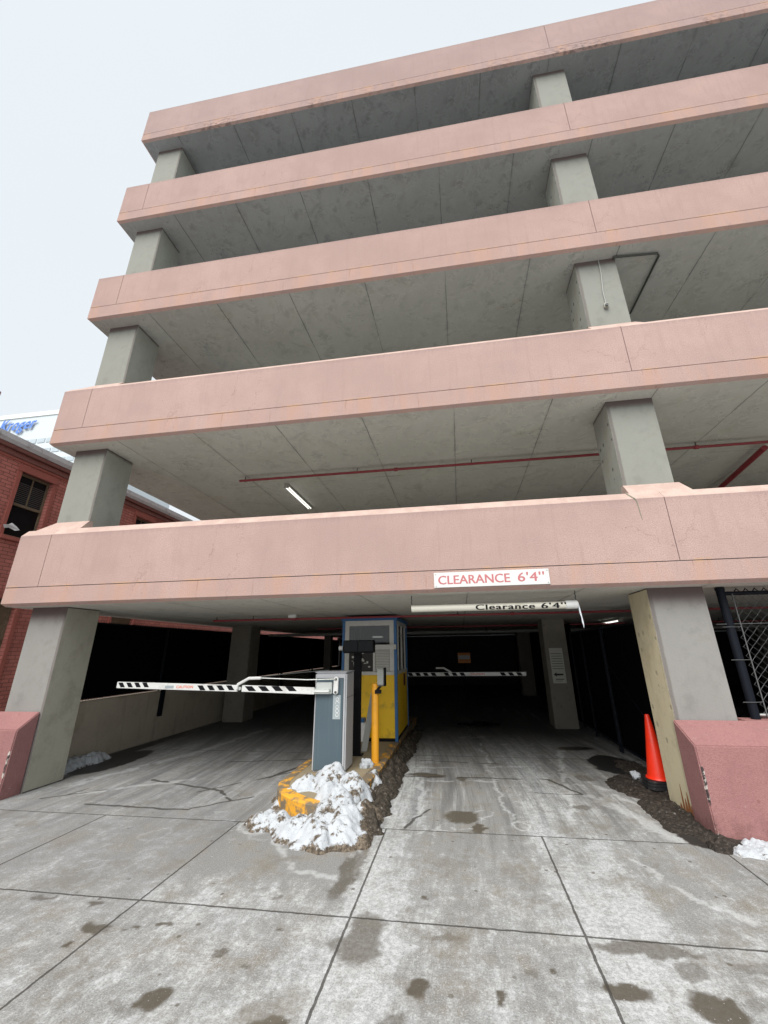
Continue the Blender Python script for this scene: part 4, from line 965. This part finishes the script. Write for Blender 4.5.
# wall with real openings: grid of boxes around the openings
ys = sorted({-6, 40} | {w[0] for w in wins if w[2] > 3} | {w[1] for w in wins if w[2] > 3})
def wall_rows(z0, z1, ws):
    mb = MB(); y = -6
    for (a_, b_, c_, d_) in sorted(ws):
        mb.box(xw-.3, xw, y, a_, z0, z1); mb.box(xw-.3, xw, a_, b_, z0, c_); mb.box(xw-.3, xw, a_, b_, d_, z1); y = b_
    mb.box(xw-.3, xw, y, 40, z0, z1); return mb
wall_rows(3.4, 6.12, [w for w in wins if w[2] > 3]).build('wall', M['brick'], bk)
wall_rows(0, 3.399, [w for w in wins if w[2] < 3]).build('wall', M['brick'], bk)
MB().box(xw-12, xw-.301, -6, 40, 0, 6.1).build('body', M['board_dark'], bk)
MB().box(xw-12, xw-.2, -5.9, 39.9, 6.1, 6.2).build('roof', M['cornice'], bk)
MB().box(xw+.001, xw+.05, -6, 40, 5.92, 6.02).build('moulding', M['cornice_dark'], bk, bevel=.01)
MB().box(xw+.001, xw+.09, -6, 40, 6.06, 6.16).build('moulding', M['cornice_dark'], bk, bevel=.01)
MB().prism([(xw-.1, 6.161), (xw+.10, 6.161), (xw+.14, 6.24), (xw+.14, 6.36), (xw-.1, 6.40)], 'y', -6, 40).build('cornice', M['cornice'], bk)
MB().prism([(xw+.001, 5.86), (xw+.02, 5.86), (xw+.03, 5.915), (xw+.001, 5.915)], 'y', -6, 40).build('moulding', M['brick_plain'], bk)
MB().box(xw+.001, xw+.04, -6, 40, 4.02, 4.10).build('belt_course', M['brick_plain'], bk)
for wi, (a_, b_, c_, d_) in enumerate(wins):

    fr = MB().box(xw-.16, xw-.10, a_, a_+.05, c_, d_).box(xw-.16, xw-.10, b_-.05, b_, c_, d_).box(xw-.16, xw-.10, a_+.051, b_-.051, d_-.05, d_).box(xw-.16, xw-.10, a_+.051, b_-.051, c_, c_+.05).box(xw-.16, xw-.08, a_+.051, b_-.051, (c_+d_)/2-.025, (c_+d_)/2+.03)
    fr.box(xw-.15, xw-.11, (a_+b_)/2-.015, (a_+b_)/2+.015, (c_+d_)/2+.031, d_-.051)
    fr = fr.build('window', M['wood_old'], bk)
    if c_ > 3:
        MB().box(xw-.135, xw-.13, a_+.05, b_-.05, c_+.05, d_-.05).build('pane', M['dark_glass'], fr)
        mb = MB(); zz = (c_+d_)/2+.04
        while zz < d_-.22: mb.box(xw-.128, xw-.118, a_+.055, b_-.055, zz, zz+.018); zz += .045
        mb.build('blind', M['blind'], fr)
    else:
        MB().box(xw-.135, xw-.12, a_+.05, b_-.05, c_+.05, d_-.05).build('board', M['wood_old'], fr)
    MB().box(xw-.10, xw+.06, a_-.06, b_+.06, c_-.09, c_-.001).build('sill', M['brick_plain'], fr, bevel=.006)
    MB().box(xw+.001, xw+.035, a_-.10, b_+.10, d_+.002, d_+.16).build('lintel', M['brick_plain'], fr, bevel=.006)
    MB().box(xw+.001, xw+.022, b_+.005, b_+.09, c_, d_).build('surround', M['brick_plain'], fr); MB().box(xw+.001, xw+.022, a_-.09, a_-.005, c_, d_).build('surround', M['brick_plain'], fr)
# chimney stack on the roof
ch = MB().box(-11.9, -11.35, 2.0, 2.50, 6.2, 7.85).build('chimney', M['brick_plain'], bk, bevel=.01)
MB().box(-11.96, -11.30, 1.94, 2.56, 7.851, 7.98).build('cap', M['cornice_dark'], ch, bevel=.01)
def mk_rag():
    mb = MB(); pts = [(0, .0), (.10, .04), (.17, .10), (.30, .06), (.36, .0), (.26, -.05), (.14, -.02), (.05, -.06)]
    V = [(xw+.04+.02*math.sin(k*1.7), 2.58+p[0], 4.33+p[1]-p[0]*.1) for k, p in enumerate(pts)]
    V2 = [(v[0]+.02, v[1], v[2]-.003) for v in V]; n_ = len(V)
    mb.add(V+V2, [tuple(range(n_)), tuple(range(2*n_-1, n_-1, -1))]+[(k, (k+1) % n_, n_+(k+1) % n_, n_+k) for k in range(n_)])
    return mb.build('cloth_scrap', M['white_rag'], origin=(xw+.04, 2.58, 4.3))
tag(mk_rag(), 'white scrap of cloth caught in the open upper brick building window', 'cloth')

# ------------------------------------------------------------------ distant tower with rooftop letters
tw = thing('office_tower', 'distant pale office tower with big blue letters near its roof', 'office tower', (-140, 90, 0))
MB().box(-190, -98, 90, 118, 0, 74).build('body', M['tower'], tw)
MB().box(-190.3, -97.7, 89.7, 118.3, 72.9, 74.4).build('roof_edge', M['white_metal'], tw)
for q in range(17):
    zt2 = 64.6-q*3.6
    mb = MB()
    for k in range(30): mb.box(-189+k*3.05, -189+k*3.05+2.5, 89.85, 89.97, zt2-1.5, zt2)
    mb.build('window_band', M['tower_win'], tw)
sg = MB()
for q in range(3): letters(sg, "Kroger", lambda u, v, d: (-140.6+u+q*.28, 89.5-q*.05, 66.8+v+u*.02+q*.07), 13.2, 5.3, shear=.3, spacing=1.08)
sg.build('roof_letters', M['logo_blue'], tw)

# ------------------------------------------------------------------ light
wd = bpy.data.worlds.new("World"); sc.world = wd; wd.use_nodes = True
nt = wd.node_tree; nt.nodes.clear()
out = nt.nodes.new('ShaderNodeOutputWorld'); bg = nt.nodes.new('ShaderNodeBackground')
sky = nt.nodes.new('ShaderNodeTexSky'); sky.sky_type = 'NISHITA'; sky.sun_disc = False
SE, SR = math.radians(48), math.radians(200)
sky.sun_elevation = SE; sky.sun_rotation = SR; sky.altitude = 200; sky.air_density = 1; sky.dust_density = 3
# thick cloud deck over the sky: nearly even pale grey, softly mottled
tc = nt.nodes.new('ShaderNodeTexCoord'); nz = nt.nodes.new('ShaderNodeTexNoise'); nz.inputs['Scale'].default_value = 1.6; nz.inputs['Detail'].default_value = 5
nt.links.new(tc.outputs['Generated'], nz.inputs['Vector'])
mxc = nt.nodes.new('ShaderNodeMix'); mxc.data_type = 'RGBA'
nt.links.new(nz.outputs['Fac'], mxc.inputs['Factor']); mxc.inputs[6].default_value = (2.62, 2.84, 3.00, 1); mxc.inputs[7].default_value = (2.88, 3.00, 3.09, 1)
mx2 = nt.nodes.new('ShaderNodeMix'); mx2.data_type = 'RGBA'; mx2.inputs['Factor'].default_value = .96
nt.links.new(sky.outputs[0], mx2.inputs[6]); nt.links.new(mxc.outputs[2], mx2.inputs[7])
nt.links.new(mx2.outputs[2], bg.inputs[0]); bg.inputs[1].default_value = .10
nt.links.new(bg.outputs[0], out.inputs[0])
sl = bpy.data.lights.new('sun', 'SUN'); sl.energy = 1.5; sl.angle = math.radians(50); sl.color = (1, .965, .92)
so = bpy.data.objects.new('sun', sl); col.objects.link(so)
# light travels from behind and above the camera towards the facade
dirv = Vector((.16, .70, -.80)).normalized()
so.rotation_euler = dirv.to_track_quat('-Z', 'Y').to_euler(); so.location = (0, -20, 30)
sky.sun_elevation = math.asin(-dirv.z); sky.sun_rotation = math.atan2(-dirv.x, -dirv.y)

sc.view_settings.view_transform = 'Standard'; sc.view_settings.look = 'None'; sc.view_settings.gamma = 1
sc.view_settings.exposure = 1.64; sc.view_settings.use_curve_mapping = False
sc.cycles.max_bounces = 6; sc.cycles.diffuse_bounces = 4; sc.cycles.sample_clamp_indirect = 8
for o in bpy.data.objects:
    if '_b' in o: del o['_b']
